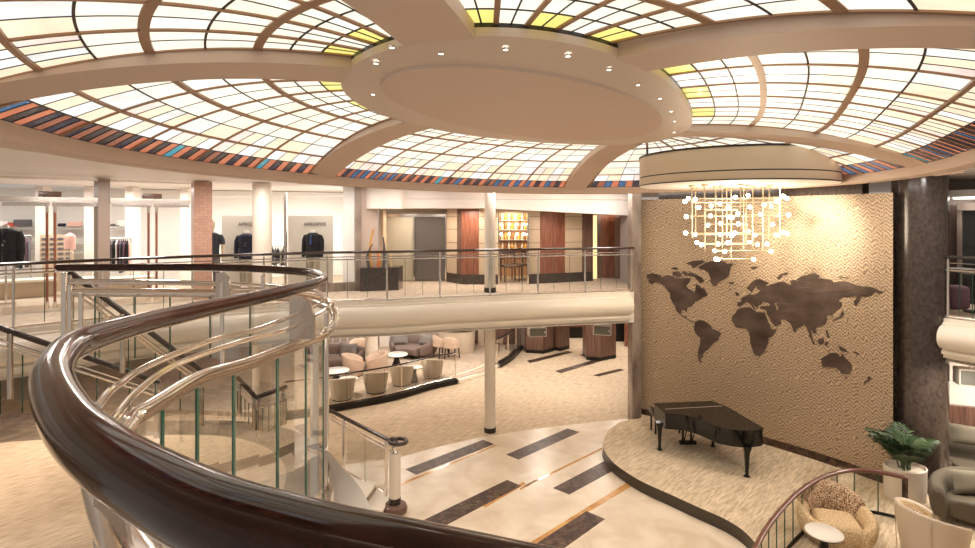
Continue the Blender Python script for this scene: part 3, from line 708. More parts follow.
items = [(11,227,.30,.10,redc,'red cap on the top shop shelf at far left','cap'),(23,227,.34,.17,greyc,'dark folded bag on the top shop shelf at far left','bag'),(1,227,.28,.13,shopwhite,'white box at the left end of the top shop shelf','box'),
         (62,227,.16,.08,suitn,'small dark box on the top shelf right of the first door bars','box'),(75,227,.30,.12,pinkc,'pale pink folded cloth on the top shelf right of the first door bars','folded cloth'),
         (113,226.5,.14,.06,greyc,'small dark cap on the top shelf right of the taupe pier','cap'),(123,227,.26,.17,shopwhite,'white box on the top shelf right of the taupe pier','box')]
for x, y, w, h, m, lb, ct in items:
    d = 13.35+x*.0085-.05; p = P(x, y, d); b = MB()
    if ct == 'cap': b.lathe([(w*.5,0),(w*.47,h*.5),(w*.3,h*.9),(.01,h)],(p.x,p.y,p.z+.01),14); b.rbox((p.x+.1,p.y-.12,p.z+.02),(.2,.2,.02),.008)
    else: b.rbox((p.x,p.y,p.z+h/2+.012),(w,.22,h),.02,.6)
    tag(b.build('folded_cloth' if ct == 'folded cloth' else ct, m), lb, ct, 'goods on the shop shelves')
def rack(x0, x1, d, y_top, cols, lab, glab, ln=.55):
    a, c = Vector(XP(x0,d)), Vector(XP(x1,d+(x1-x0)*.0085)); z = EYE-(y_top-HZ)/F*d
    T = thing('clothes_rack', lab, 'clothes rack', (a.x,a.y,3.2), group='shop clothes racks', world=True)
    b = MB(); b.tube([(a.x,a.y,z),(c.x,c.y,z)],.014,8); b.build('hanging_bar', chrome, T)
    for q in (a, c): b = MB(); b.tube([(q.x,q.y,3.2),(q.x,q.y,z)],.014,8); b.build('leg', chrome, T)
    n = len(cols)
    for i, m in enumerate(cols):
        q = a.lerp(c,(i+.6)/(n+.2)); b = MB(); l = ln*rnd.uniform(.85,1.05)
        ang = math.atan2(c.y-a.y,c.x-a.x)
        b.lathe([(.02,-.03),(.10,-.07),(.21,-.13),(.215,-l*.6),(.22,-l)],(0,0,0),14,0,True,.16,1.0)
        R = Matrix.Translation((q.x,q.y,z)) @ Matrix.Rotation(ang+rnd.uniform(-.15,.15),4,'Z'); b.v = [R @ v for v in b.v]
        b.tube([(q.x,q.y,z-.035),(q.x,q.y,z+.012)],.006,6)
        tag(b.build('hanging_garment', m), glab, 'garment', lab)
rack(109, 131, 12.6, 238.5, [plumc,greyc,suitk,shopwhite,plumc,greyc,suitn,plumc,suitk,pinkc], 'clothes rack of dark garments behind the second shop door', 'garment hanging on the rack of dark clothes behind the second shop door', .75)
rack(13, 31, 12.2, 236, [shopwhite,greyc,khaki,suitn,shopwhite,plumc,greyc], 'clothes rack of mixed garments behind the first shop door', 'garment hanging on the mixed rack behind the first shop door', .7)
rack(271, 285, 14.0, 246, [suitk,greyc,suitk,khaki,suitn], 'clothes rack of dark garments between the round column and the mullion', 'garment hanging on the rack between round column and mullion', .5)
p = P(70,240,12.3); T = thing('shirt_bust','pink shirt on a small stand right of the first door bars','shirt',(p.x,p.y,3.2),world=True); b = MB(); b.tube([(p.x,p.y,3.22),(p.x,p.y,p.z-.15)],.015,8); b.lathe([(.14,0),(.14,.02)],(p.x,p.y,3.2),18); b.build('stand', chrome, T); b = MB(); b.lathe([(.02,.16),(.07,.13),(.12,.09),(.125,0),(.11,-.2)],p,14,0,True,1,.6); b.build('cloth', pinkc, T)
# low display counters in the shop
for x, d, w, lb in ((24,11.8,1.1,'low pale display counter behind the first shop door, left one'),(88,12.2,.8,'low pale display counter behind the taupe pier'),(130,12.3,.9,'low pale display counter behind the second shop door')):
    q = XP(x,d); T = thing('display_counter', lb, 'display counter', q+(3.2,), .7, 'shop display counters')
    b = MB(); b.rbox((0,0,.36),(w,.5,.06),.01); b.build('counter_top', cream, T); b = MB(); b.rbox((0,0,.17),(w-.1,.42,.33),.01); b.build('cabinet', beigepanel, T)
# small white frosted grid case seen between the door bars
p = XP(57,12.8); T = thing('sunglass_display', 'upright display grid of dark sunglasses between the first door bars', 'display stand', p+(3.2,), .6)
b = MB(); b.box((0,0,1.0),(.62,.08,.62)); b.build('back_panel', beigepanel, T); b = MB(); b.box((0,0,.35),(.5,.3,.7)); b.build('base', beigepanel, T)
for i in range(4):
    for j in range(5): b = MB(); b.rbox((-.22+.145*i,-.05,.76+.115*j),(.11,.03,.05),.01); b.build('sunglasses', greyc, T)
for x0, x1, d in ((35,43,13.1),(84,92,13.5),(125,133,13.6),(180,188,14.2)):
    wallbox('column_shop', XP(x0,d), XP(x1,d), 3.2, SZ, .3, white)
# marble pillar right of the shop
wallbox('column_marble', XP(356.5,12.88), XP(378,13.05), 3.2, SZ, .5, mat('light_marble',(.55,.44,.37),.2))
wallbox('trim_pillar_edge', XP(355.5,12.8), XP(361,12.86), 3.2, SZ, .1, greystone)
wallbox('wall_shop_end', XP(343,12.86), XP(356,12.9), 3.4, SZ, .1, shopwhite); wallbox('sill', XP(343,12.82), XP(357,12.86), 3.2, 3.4, .14, greystone)
p = XP(381,13.0); b = MB(); b.lathe([(.46,5.12),(.46,5.68)],(p[0]+.05,p[1]+.2,0),48); struct(b.build('trim_valance', white))
# planter with glass blades
X, Y = XP(361,12.75); b = MB(); a_, c_ = XP(360,12.72), XP(398.5,12.95)
pl = [a_, c_, (c_[0]+.02,c_[1]+.55), (a_[0],a_[1]+.6)]; b.prism(pl, 3.2, 3.70); b.prism([(q[0],q[1]-.015) for q in pl[:2]]+pl[2:], 3.70, 3.74, 0)
tag(b.build('plinth', granite), 'low dark granite plinth carrying coloured glass blades', 'plinth')
bl = [(374,13.05,222,smoke,.014,-8,'dark thin blade leaning right, tallest of the glass sculptures'),(371,13.0,229,amber,.05,6,'tall amber glass blade on the plinth'),(376,13.1,240,orange,.05,4,'orange glass blade in the middle of the plinth'),(369.5,12.95,244,smoke,.03,8,'grey glass blade leaning left on the plinth'),
      (384,13.0,237,smoke,.035,-2,'dark hooked glass blade on the plinth'),(380,13.05,246,palegl,.05,3,'straw coloured glass blade beside the dark hooked one'),(391,13.1,252,palegl,.045,5,'short straw glass blade at the right end of the plinth'),(378,12.95,250,orange,.04,-3,'short orange glass blade at the front of the plinth')]
for x, d, yt, m, r, lean, lb in bl:
    q = XP(x,d); zt = EYE-(yt-HZ)/F*d; h = zt-3.74; pts = [(q[0]-lean*.012*math.sin(u*2.2)+ (lean*.02*u*u), q[1], 3.74+h*u) for u in [i/8 for i in range(9)]]
    b = MB(); b.tube(pts, [r*(.7+.6*math.sin(PI*min(1,u*1.1)))*(1-.75*u) + .006 for u in [i/8 for i in range(9)]], 10, flat=(1,.5)); tag(b.build('glass_sculpture', m), lb, 'glass sculpture', 'glass blades on the plinth')
# grey doors recess
wallbox('wall_recess_left', XP(379,13.5), XP(383,14.75), 3.2, 5.1, .1, beigepanel)
T = thing('double_door', 'recessed double door with putty leaf and dark grey glass leaf behind the bridge', 'door', XP(414,14.75)+(3.2,), world=True)
def pan(T, nm, x0, d0, x1, d1, z0, z1, th, m):
    a, c = Vector(XP(x0,d0)), Vector(XP(x1,d1)); t = c-a; mm = (a+c)/2; b = MB(); b.box((mm.x,mm.y+th/2,(z0+z1)/2),(t.length,th,z1-z0),math.atan2(t.y,t.x)); return b.build(nm, m, T, smooth=False)
pan(T,'door_leaf',383.5,14.75,413.8,14.75,3.22,4.93,.05,putty); pan(T,'door_leaf',414.4,14.75,446,14.75,3.22,4.93,.05,greydoor)
pan(T,'header_rail',381,14.72,447,14.72,4.93,5.0,.08,chrome)
for x in (382,414,445.5): pan(T,'jamb',x-.5,14.7,x+.7,14.7,3.2,4.95,.08,chrome)
wallbox('wall_over_doors', XP(379,14.9), XP(450,14.9), 4.9, SZ, .1, beigepanel); 
# curved wood wall
ww = [(446.5,14.7,457,14.3,beigepanel),(457,14.3,461.5,14.12,brownwood),(461.5,14.12,479,14.08,redwood),(479,14.08,498,14.1,beigepanel),(528.5,14.22,540,14.3,beigepanel),(540,14.3,556,14.46,redwood),(556,14.46,565,14.58,redwood),(565,14.58,582,14.76,beigepanel),(582,14.76,593,14.9,brownwood)]
for x0,d0,x1,d1,m in ww:
    wallbox('wall_panel', XP(x0,d0), XP(x1,d1), 3.45, 5.14, .12, m)
    wallbox('baseboard', XP(x0,d0-.03), XP(x1,d1-.03), 3.2, 3.45, .12, granite)
    if m is beigepanel:
        for zz in (3.9,4.25,4.6,4.93):
            wallbox('trim_joint', XP(x0,d0-.004), XP(x1,d1-.004), zz, zz+.012, .01, brownwood)
wallbox('wall_panel', XP(498,14.12), XP(528.5,14.24), 5.02, 5.14, .12, beigepanel)
bh = catmull([Vector(XP(x,d)+(0,)) for x,d in ((378,13.3),(420,13.35),(470,13.5),(530,13.85),(580,14.0),(622,14.1),(640,14.3))], 8)
b = MB(); b.strip([[Vector((p.x,p.y,5.14-.0016*max(0,p.x*30))) for p in bh],[Vector((p.x,p.y,5.36)) for p in bh],[Vector((p.x,p.y-.05,5.37)) for p in bh],[Vector((p.x,p.y-.05,5.68)) for p in bh]]); b.strip([[Vector((p.x,p.y,5.14-.0016*max(0,p.x*30))) for p in bh],[Vector((p.x,p.y+1.2,5.14-.0016*max(0,p.x*30))) for p in bh]])
struct(b.build('ceiling_bulkhead', white))
# bar seen through the doorway
pb = thing('back_bar', 'brightly lit back bar with bottle shelves seen through the bridge doorway', 'bar shelf', XP(513,16.0)+(3.2,), world=True)
pan(pb,'back_panel',490,16.2,540,16.2,3.2,5.2,.05,backbar)
for z in (3.95,4.25,4.55,4.82): pan(pb,'shelf',494,16.05,534,16.05,z,z+.02,.14,shelfm)
botm = [amber, mat('clear_bottle',(.7,.6,.5),.1), mat('brown_bottle',(.25,.11,.04),.15), mat('pale_bottle',(.75,.6,.45),.15)]
proto = None
for zi, z in enumerate((3.97,4.27,4.57,4.84)):
    for j in range(9):
        x = 499+3.3*j; q = XP(x,16.1); b = MB(); 
        if zi == 0 or proto is None or True:
            o = None
        b.lathe([(.034,0),(.036,.13),(.015,.17),(.013,.22)],(0,0,0),10); o = b.build('bottle', botm[(j*3+zi*2) % 4]); o.location = (q[0],q[1],z)
        tag(o, 'small bottle on the lit shelves of the bar seen through the doorway', 'bottle', 'bottles on the back bar')
for z in (4.5,4.78): 
    for x in (501,509,517,524):
        q = XP(x,16.0); b = MB(); b.lathe([(.01,0),(.03,.02),(.03,.05),(.01,.07)],(q[0],q[1]-.1,z-.1),10); tag(b.build('bar_lamp', lamp),'tiny glowing lamp in the lit bar doorway','lamp','lamps of the back bar')
for s, x in ((-1,498.5),(1,528)): wallbox('trim_doorway', XP(x-.7,14.1), XP(x+.7,14.1), 3.2, 5.03, .3, chrome)
def simple_chair(loc, rz, lab, m, group=None, legm=None, bw=.46, bh=.82):
    T = thing('wooden_chair', lab, 'chair', loc, rz, group)
    b = MB(); b.rbox((0,0,.42),(bw,.44,.06),.02); b.build('seat', m, T)
    b = MB(); b.rbox((0,.21,bh-.06),(bw,.04,.1),.015)
    for i in range(5): b.tube([(-bw*.4+bw*.2*i,.21,.45),(-bw*.4+bw*.2*i,.21,bh-.05)],.012,6)
    b.build('backrest', m, T)
    for sx in (-1,1):
        for sy in (-1,1): b = MB(); b.tube([(sx*bw*.43,sy*.19,0),(sx*bw*.43,sy*.19,.42 if sy < 0 else bh-.05)],.018,8); b.build('leg', legm or m, T)
        b = MB(); b.rbox((sx*bw*.47,0,.62),(.04,.40,.03),.01); b.build('armrest', m, T)
    return T
simple_chair(XP(510,14.75)+(3.2,), .25, 'dark slatted wooden armchair in the bridge doorway', brownwood)
simple_chair(XP(522,15.2)+(3.2,), -.9, 'second dark wooden chair deeper in the doorway', brownwood)
# far right end of the bridge
T = thing('double_door', 'dark red wood double door at the right end of the bridge', 'door', XP(608,15.6)+(3.2,), world=True)
pan(T,'door_leaf',600.5,15.6,608,15.6,3.22,4.98,.06,redwood); pan(T,'door_leaf',608.3,15.6,615.5,15.6,3.22,4.98,.06,redwood); pan(T,'jamb',597,15.55,600.3,15.55,3.2,5.1,.1,brownwood); pan(T,'jamb',615.8,15.5,621,15.4,3.2,5.1,.1,brownwood)
goldlit = mat('gold_lit_glass',(.7,.45,.15),.3,emit=.8,ecol=(1,.7,.35))
b = MB(); q = XP(595,15.2); b.box((q[0],q[1],4.1),(.1,.05,1.75)); tag(b.build('light_strip', goldlit), 'narrow glowing amber strip beside the red wood doors', 'light panel')
wallbox('wall_end', XP(620,14.6), XP(634,13.9), 3.2, SZ, .15, mat('grey_plaster',(.30,.26,.25),.6))
wallbox('wall_back', XP(440,16.9), XP(640,16.9), 3.2, SZ, .1, brownwood)
# ------------------------------------------------------------------ right balcony
re_ = [Vector((7.80,9.38,0)), Vector((7.95,9.10,0)), Vector((8.2,8.65,0)), Vector((8.6,8.0,0)), Vector((9.3,6.9,0))]
rp = catmull(re_, 8)
b = fascia(rp, prof, 1); struct(b.build('trim_balcony_fascia', cream, ang=50))
mb = MB(); mb.prism([(p.x,p.y) for p in rp]+[(14,6.9),(14,13),(8.3,13),(8.15,10.2)], 2.47, 3.2); struct(mb.build('floor_balcony', carpet2, smooth=False))
rpf = catmull(re_, 20)
railing('balcony_railing', 'short dark metal balcony railing at the right edge above the sofas', rpf, [rpf[4], rpf[30], rpf[54], rpf[-1]], 3.2, 4.24, [(4.14,.011),(4.02,.022)], (3.27,4.0), rail_r=.03, railm=black)
wallbox('wall_right_upper', (8.9,11.3), (13,10.2), 3.2, 5.67, .2, mat('brown_stone',(.15,.10,.08),.25))
for x0,x1,nm,m in ((957,961.5,'trim_door_frame',greystone),):
    wallbox(nm, XP(x0,10.9), XP(x1,10.85), 3.2, 5.15, .12, m)
wallbox('trim_door_frame', XP(957,10.85), XP(1010,10.4), 5.05, 5.2, .12, greystone)
wallbox('door_right', XP(962,10.95), XP(1010,10.5), 3.2, 5.05, .08, mat('black_glass',(.015,.013,.012),.1))
b = MB(); b.prism([XP(945,10.4),XP(1000,9.6),XP(1000,11.5),XP(945,11.5)],5.3,5.42); b.prism([XP(953,10.6),XP(1000,9.9),XP(1000,11.2),XP(953,11.2)],5.28,5.3,1); struct(b.build('ceiling_coffer', [white, mat('cove_glow',(1,1,1),.5,emit=1.6,ecol=(1,.95,.88))], smooth=False))
q = XP(951,10.3); b = MB(); b.rbox((q[0]+.1,q[1],3.42),(.34,.3,.44),.08); tag(b.build('floor_cushion', plumc), 'dim dark stool behind the right balcony railing', 'stool')
for x, d, lb in ((958,10.6,'left one'),(976,9.9,'right one')):
    q = XP(x,d); T = thing('bistro_table','small dark round table behind the right balcony railing, '+lb,'table',q+(3.2,), group='tables on the right balcony')
    b = MB(); b.lathe([(.26,.70),(.26,.73)],(0,0,0),24); b.build('table_top', greyp, T); b = MB(); b.tube([(0,0,.02),(0,0,.70)],.025,8); b.lathe([(.18,0),(.18,.02)],(0,0,0),20); b.build('pedestal', darkmetal, T)
# right lower wall, wood dado
wallbox('wall_right', XP(938,10.6), (14.5,8.6), 0, 2.5, .2, white)
wallbox('trim_dado', XP(944,10.45), (14.4,8.45), .95, 1.35, .1, brownwood)
# shell beyond
wallbox('wall_lower_back', (-18,23), (9,23), 0, 2.5, .2, mat('lounge_wall',(.45,.36,.30),.6))
wallbox('wall_outer_right', (14.5,4), (14.5,14), 0, 5.6, .2, white)
wallbox('wall_outer_left', (-18,4), (-18,23), 0, 5.6, .2, white)
wallbox('wall_far_right', (5.2,13.5), (9,23), 0, 5.6, .2, brownwood)
# ------------------------------------------------------------------ lower lounge under the bridge
kerb = catmull([G(x,y,.12) for x,y in [(285,414),(320,409),(333,406),(390,395.5),(430,384.5),(455.5,379)]], 8)
kerb2 = catmull([G(x,y,.12) for x,y in [(497,364),(508,357.5),(516,350),(520,345.5)]], 6)
poly = kerb + [G(484,371,.12)] + kerb2 + [Vector((1.2,23,0)), Vector((-14,23,0)), Vector((-14,14.6,0))]
mb = MB(); mb.prism([(p.x,p.y) for p in poly], 0, .12); struct(mb.build('floor_lounge', carpet2, smooth=False))
def kerbstrip(path, nm='trim_kerb', m=None, h=.14):
    o, i_ = offset(path, -.12), offset(path, .08); b = MB(); b.strip([atz(o,.0), atz(o,h), atz(i_,h), atz(i_,.1)]); 
    b.add([Vector((q.x,q.y,z)) for q, z in ((o[-1],0),(o[-1],h),(i_[-1],h),(i_[-1],.1))],[(0,1,2,3)]); return struct(b.build(nm, m or darkmetal))
kerbstrip(kerb); kerbstrip(kerb2)
stp = [G(456.5,380.5,.06), G(470,376.5,.06), G(484,371.5,.06), G(497,364.5,.06)]; b = MB(); b.strip([atz(offset(stp,-.1),.005), atz(offset(stp,-.1),.10), atz(offset(stp,.3),.122)]); struct(b.build('trim_lit_step', mat('step_light',(.9,.8,.65),.4,emit=.12,ecol=(1,.9,.72))))
kk = [p for p in kerb]
railing('glass_divider', 'low curved glass divider with dark handrail in front of the lounge tub chairs', kk, [kk[0],kk[14],kk[26],kk[-1]], .14, .90, [], (.16,.86), seams=4, rail_r=.022, post_r=.015)
railing('glass_divider', 'short dark railing at the far end of the lounge beside the wood pillar', kerb2, [kerb2[0],kerb2[6],kerb2[12],kerb2[-1]], .14, .95, [], (.16,.9), seams=2, rail_r=.03, post_r=.02, railm=black)
ZL = .12
def arcring(mb, r, a0, a1, th, z0, ztop, n=22, mi=0, sx=1, sy=1, flare=0):
    """padded curved back: closed rounded section swept along an arc"""
    rows = []
    for i in range(n+1):
        u = i/n; a = a0+(a1-a0)*u; z1 = ztop(u) if callable(ztop) else ztop
        sec = [(r-th/2,z0),(r+th/2,z0),(r+th/2+flare*.6,(z0+z1)/2),(r+th/2+flare,z1-th*.4),(r+th*.25+flare,z1),(r-th*.25+flare,z1),(r-th/2+flare*.8,z1-th*.4),(r-th/2,(z0+z1)/2)]
        rows.append([Vector((q*math.cos(a)*sx,q*math.sin(a)*sy,z)) for q, z in sec])
    mb.strip(rows, mi, closed=True); mb.add(rows[0],[list(range(8))],mi); mb.add(rows[-1],[list(range(8))],mi); return mb
def tub_chair(name, lab, loc, rz, shell, inner, w=.66, h=.62, group=None):
    T = thing(name, lab, 'armchair', loc, rz, group); r = w/2
    zt = lambda u: h*(.66+.34*math.sin(PI*u)**.8)
    b = MB(); arcring(b, r-.09, -PI*.30, PI*1.30, .05, .03, zt, 30, flare=.09); b.build('shell', shell, T)
    b = MB(); arcring(b, r-.095, -PI*.28, PI*1.28, .06, .30, lambda u: zt(u)-.02, 26, flare=.05); b.build('inner_back', inner, T)
    b = MB(); b.lathe([(r-.10,.18),(r-.07,.22),(r-.065,.33),(r-.10,.37),(r-.18,.385)],(0,-.02,0),28); b.build('seat_cushion', inner, T)
    b = MB(); b.lathe([(r-.12,0),(r-.11,.03),(r-.10,.2)],(0,0,0),28); b.build('base', shell, T)
    b = MB(); b.lathe([(r-.10,0),(r-.075,.0),(r-.075,.03)],(0,0,0),28,0,True); b.build('plinth_ring', darkmetal, T)
    for a in (PI*.3, PI*.7): b = MB(); b.tube([((r)*math.cos(a),(r)*math.sin(a),.06),((r+.028)*math.cos(a),(r+.028)*math.sin(a),h*.9)],.005,6); b.build('seam', peach, T)
    return T
tc = [(373.5,395,.15),(400,387.5,-.1),(431,379.8,-.25),(339,402.5,.3)]
tl = ['cream leather tub chair with its back to the low glass divider, second from the left','cream leather tub chair behind the low glass divider, third from the left','cream leather tub chair behind the glass divider nearest the divider end','cream leather tub chair behind the glass divider, leftmost, cut by the steel post']
tub0 = None
for (x,y,rz), lb in zip(tc, tl):
    g = G(x,y,ZL); g.y += .3; g.z = ZL
    rz2 = rz+PI-2.6   # back faces the divider
    if tub0 is None: tub0 = tub_chair('tub_chair', lb, g, PI+rz, leather, peach, group='tub chairs along the glass divider')
    else: dup(tub0, g, PI+rz, lb)
def ptable(name, lab, loc, r, h, top=None, group=None, cone=True):
    T = thing(name, lab, 'table', loc, 0, group); b = MB(); b.lathe([(r-.01,h-.025),(r,h-.02),(r,h-.004),(r-.006,h)],(0,0,0),36); b.build('table_top', top or tabletop, T)
    b = MB(); b.lathe([(r*.97,h-.035),(r*.97,h-.024)],(0,0,0),36); b.build('rim', darkmetal, T)
    b = MB(); b.lathe([(r*.5,0),(r*.45,.02),(r*.25,h*.5),(r*.22,h-.03)],(0,0,0),24); b.build('pedestal', darkmetal, T); return T
for x, y, r, h, lb in ((348.6,395,.26,.45,'small white topped side table between the two leftmost tub chairs'),(414.6,382,.24,.45,'small white topped side table between the two right-hand tub chairs'),(396.6,366.3,.36,.40,'larger round white topped table in front of the taupe corner sofa'),(336,383,.38,.38,'round white topped table beside the left taupe sofa')):
    ptable('side_table', lb, G(x,y,ZL), r, h, group='white topped lounge tables')
def curved_sofa(name, lab, loc, rz, r, a0, a1, depth, m, h=.70, group=None, thb=.2, arms=True):
    """seat facing the arc centre, arms merging into the back"""
    T = thing(name, lab, 'sofa', loc, rz, group); c = (a0+a1)/2; off = Vector((-(r-depth/2)*math.cos(c), -(r-depth/2)*math.sin(c), 0))
    b = MB(); rows = []
    n = 24
    for i in range(n+1):
        a = a0+(a1-a0)*i/n; sec = [(r-depth,.10),(r-depth-.02,.22),(r-depth,.36),(r-depth+.06,.40),(r-.1,.41),(r,.38),(r,.08)]
        rows.append([Vector((q*math.cos(a),q*math.sin(a),z))+off for q,z in sec])
    b.strip(rows,0,closed=True); b.add(rows[0],[list(range(7))]); b.add(rows[-1],[list(range(7))]); b.build('seat', m, T, sub=1)
    b = MB(); arcring(b, r+.02, a0-.06, a1+.06, thb, .10, lambda u: h*(.82+.18*math.sin(PI*u)**.5), 26, flare=.05); b.v = [v+off for v in b.v]; b.build('backrest', m, T, sub=1)
    for a in (a0, a1) if arms else ():
        b = MB(); q = r-depth*.5; 
        t = Vector((-math.sin(a),math.cos(a),0))*(.06 if a == a1 else -.06)
        pts = [Vector(((r+.02-depth*.85*u)*math.cos(a),(r+.02-depth*.85*u)*math.sin(a),0))+off+t for u in (0,.35,.7,1)]
        rws = []
        for u, p in zip((0,.35,.7,1), pts):
            z1 = h*.82-.14*u; s = Vector((-math.sin(a),math.cos(a),0)); rws.append([p-s*.08+Vector((0,0,.1)), p-s*.09+Vector((0,0,z1-.06)), p-s*.04+Vector((0,0,z1)), p+s*.04+Vector((0,0,z1)), p+s*.09+Vector((0,0,z1-.06)), p+s*.08+Vector((0,0,.1))])
        b.strip(rws,0,closed=True); b.add(rws[0],[list(range(6))]); b.add(rws[-1],[list(range(6))]); b.build('armrest', m, T, sub=1)
    b = MB(); b.rbox((0,0,.05),(.6,.3,.1),.02); b.build('plinth', darkmetal, T)
    return T
def cushion(lab, loc, rz, tilt, m, w=.55, h=.36, group=None):
    b = MB(); bm = bmesh.new(); bmesh.ops.create_grid(bm, x_segments=8, y_segments=8, size=.5)
    top = [v.co.copy() for v in bm.verts]; fs = [[v.index for v in f.verts] for f in bm.faces]; bm.free()
    f = lambda p: max(0,(1-(2*p.x)**4))*max(0,(1-(2*p.y)**4))
    b.add([(p.x*w*(1-.08*(1-abs(2*p.y))), p.y*h*(1-.08*(1-abs(2*p.x))), .075*f(p)**.5) for p in top], fs); b.add([(p.x*w*(1-.08*(1-abs(2*p.y))), p.y*h*(1-.08*(1-abs(2*p.x))), -.075*f(p)**.5) for p in top], [q[::-1] for q in fs])
    o = b.build('cushion', m, ang=80); o.location = loc; o.rotation_euler = (tilt,0,rz); tag(o, lab, 'cushion', group); return o
g = G(412,362,ZL); so = curved_sofa('curved_sofa','taupe curved corner sofa with two grey cushions under the lounge window', (g.x-.15,g.y+.7,ZL), PI/2-.25+.0, 1.5, -.52, .52, .8, taupe, .72)
cushion('grey cushion at the left end of the curved taupe sofa', (g.x-.55,g.y+.82,ZL+.58), .15, 1.25, greyp, .62, .4, 'cushions on the lounge sofas')
cushion('grey cushion at the right end of the curved taupe sofa', (g.x+.38,g.y+.70,ZL+.58), -.6, 1.25, greyp, .6, .4, 'cushions on the lounge sofas')
g = G(343,374,ZL); curved_sofa('curved_sofa','taupe sofa at the left of the lounge beside the steel stair post', (g.x-.45,g.y+.6,ZL), PI/2+.1, 2.2, -.4, .4, .8, taupe, .68)
cushion('grey cushion on the left taupe sofa', (g.x-.02,g.y+.72,ZL+.58), -.15, 1.25, greyp, .6, .4, 'cushions on the lounge sofas')
g = G(375.5,372,ZL); pa = tub_chair('lounge_armchair','peach armchair right of the round lounge column', (g.x+.05,g.y-.15,ZL), -1.2, peach, peach, .70, .66, 'peach armchairs round the lounge column')
g = G(353,376,ZL); dup(pa, (g.x,g.y+.1,ZL), 1.9, 'peach armchair left of the round lounge column')
g = G(361,362,ZL); dup(pa, (g.x-.1,g.y+.3,ZL), .3, 'peach armchair behind the round lounge column')
# bar counter and its chairs
g = G(456,355,ZL); T = thing('bar_counter','curved cream reception counter with dark glossy top at the back of the lounge','counter', (g.x,g.y+.6,ZL))
b = MB(); b.lathe([(.62,0),(.66,.78)],(0,0,0),40,0,True,1,.8); b.build('counter_body', leather, T); b = MB(); b.lathe([(.70,.78),(.72,.80),(.72,.84),(.70,.86)],(0,0,0),40,0,True,1,.8); b.build('counter_top', piano_m, T)
cc = None
for x, y, rz, lb in ((441,357,2.2,'peach chair with dark legs left of the reception counter'),(452,358.5,2.8,'peach chair with dark legs in front of the reception counter')):
    g = G(x,y,ZL)
    if cc is None:
        T = cc = thing('upright_chair', lb, 'chair', g, rz, 'chairs at the reception counter'); b = MB(); b.rbox((0,0,.44),(.5,.48,.1),.04); b.build('seat', peach, T)
        b = MB(); arcring(b,.27,0,PI,.06,.40,lambda u:.62+.16*math.sin(PI*u),18); b.build('backrest', peach, T)
        for sx in (-1,1):
            for sy in (-1,1): b = MB(); b.tube([(sx*.2,sy*.19,0),(sx*.17,sy*.15,.42)],.02,8); b.build('leg', darkmetal, T)
    else: dup(cc, g, rz, lb)
# window wall of the lounge
for x0, x1 in ((318,352),(391,424)):
    wallbox('window', XP(x0,21.2), XP(x1,21.2), .5, 2.4, .05, glowwin)
b = MB(); 
for i in range(26):
    X = XP(318,21.0)[0]+.28*i
    if X > XP(424,21)[0]: break
    b.tube([(X,21.0,.15),(X+.03,21.0,1.3),(X,21.0,2.4)],.035,6)
tag(b.build('sheer_curtain', mat('sheer_white',(.8,.78,.78),.8)), 'white sheer curtain across the bright lounge windows', 'curtain')
wallbox('wall_lounge_window', XP(280,21.3), XP(470,21.3), .12, 2.45, .1, mat('plaster_lounge',(.6,.5,.43),.6))
for x in (385,420): q = XP(x,20.6); b = MB(); b.box((q[0],q[1],1.28),(.35,.3,2.34)); struct(b.build('column_lounge', white))
# right part of the lower level: panels, wood pillars, cupboards
wallbox('wall_dark_wood', XP(467,21.4), XP(478,20.9), .12, 2.45, .1, brownwood); wallbox('wall_cream_panel', XP(478,20.6), XP(484,20.6), .12, 2.45, .1, leather)
q = XP(503,19.5); b = MB(); b.lathe([(1.0,0),(1.0,.75)],(q[0]+.1,q[1]+1.9,ZL),36,0,True,1,.6); b.lathe([(1.05,.75),(1.05,.80)],(q[0]+.1,q[1]+1.9,ZL),36,0,True,1,.6); tag(b.build('reception_desk', brownwood), 'dark wooden curved desk at the far end of the lounge', 'desk')
def pillar(x0, x1, xs, d, lab, m1, dd=.8):
    a, c = XP(x0,d), XP(x1,d+.25); b = MB(); b.prism([a,XP(xs,d-.15),c,(c[0],c[1]+dd),(a[0],a[1]+dd)],.12,2.47); b.prism([(a[0],a[1]-.015),(XP(xs,d-.17)),(c[0],c[1]-.01),(c[0],c[1]+dd),(a[0],a[1]+dd)],0,.12,1)
    return struct(b.build('column_wood', [m1, darkmetal], smooth=False))
pillar(526,553.5,543,20.0,'', brownwood); pillar(554.5,569.5,560,20.4,'', brownwood); pillar(586.5,616,600.5,19.0,'', brownwood)
wallbox('column_grey', XP(521,20.6), XP(528,20.4), 0, 2.47, .5, mat('mauve_wall',(.3,.22,.2),.5))
wallbox('wall_wood_back', XP(569,22.5), XP(590,22.5), .45, 2.47, .1, redwood); wallbox('baseboard_back', XP(569,22.45), XP(590,22.45), 0, .45, .1, darkmetal)
wallbox('wall_wood_back', XP(625,21), XP(640,21), 0, 2.47, .1, redwood)
q = XP(621,22); b = MB(); b.box((q[0],q[1],.5),(.5,.4,1.0)); b.box((q[0],q[1]-.01,1.5),(.5,.3,.6)); tag(b.build('cupboard', darkmetal, smooth=False), 'dark low cupboard between the wood pillar and the grey stone jamb', 'cupboard')
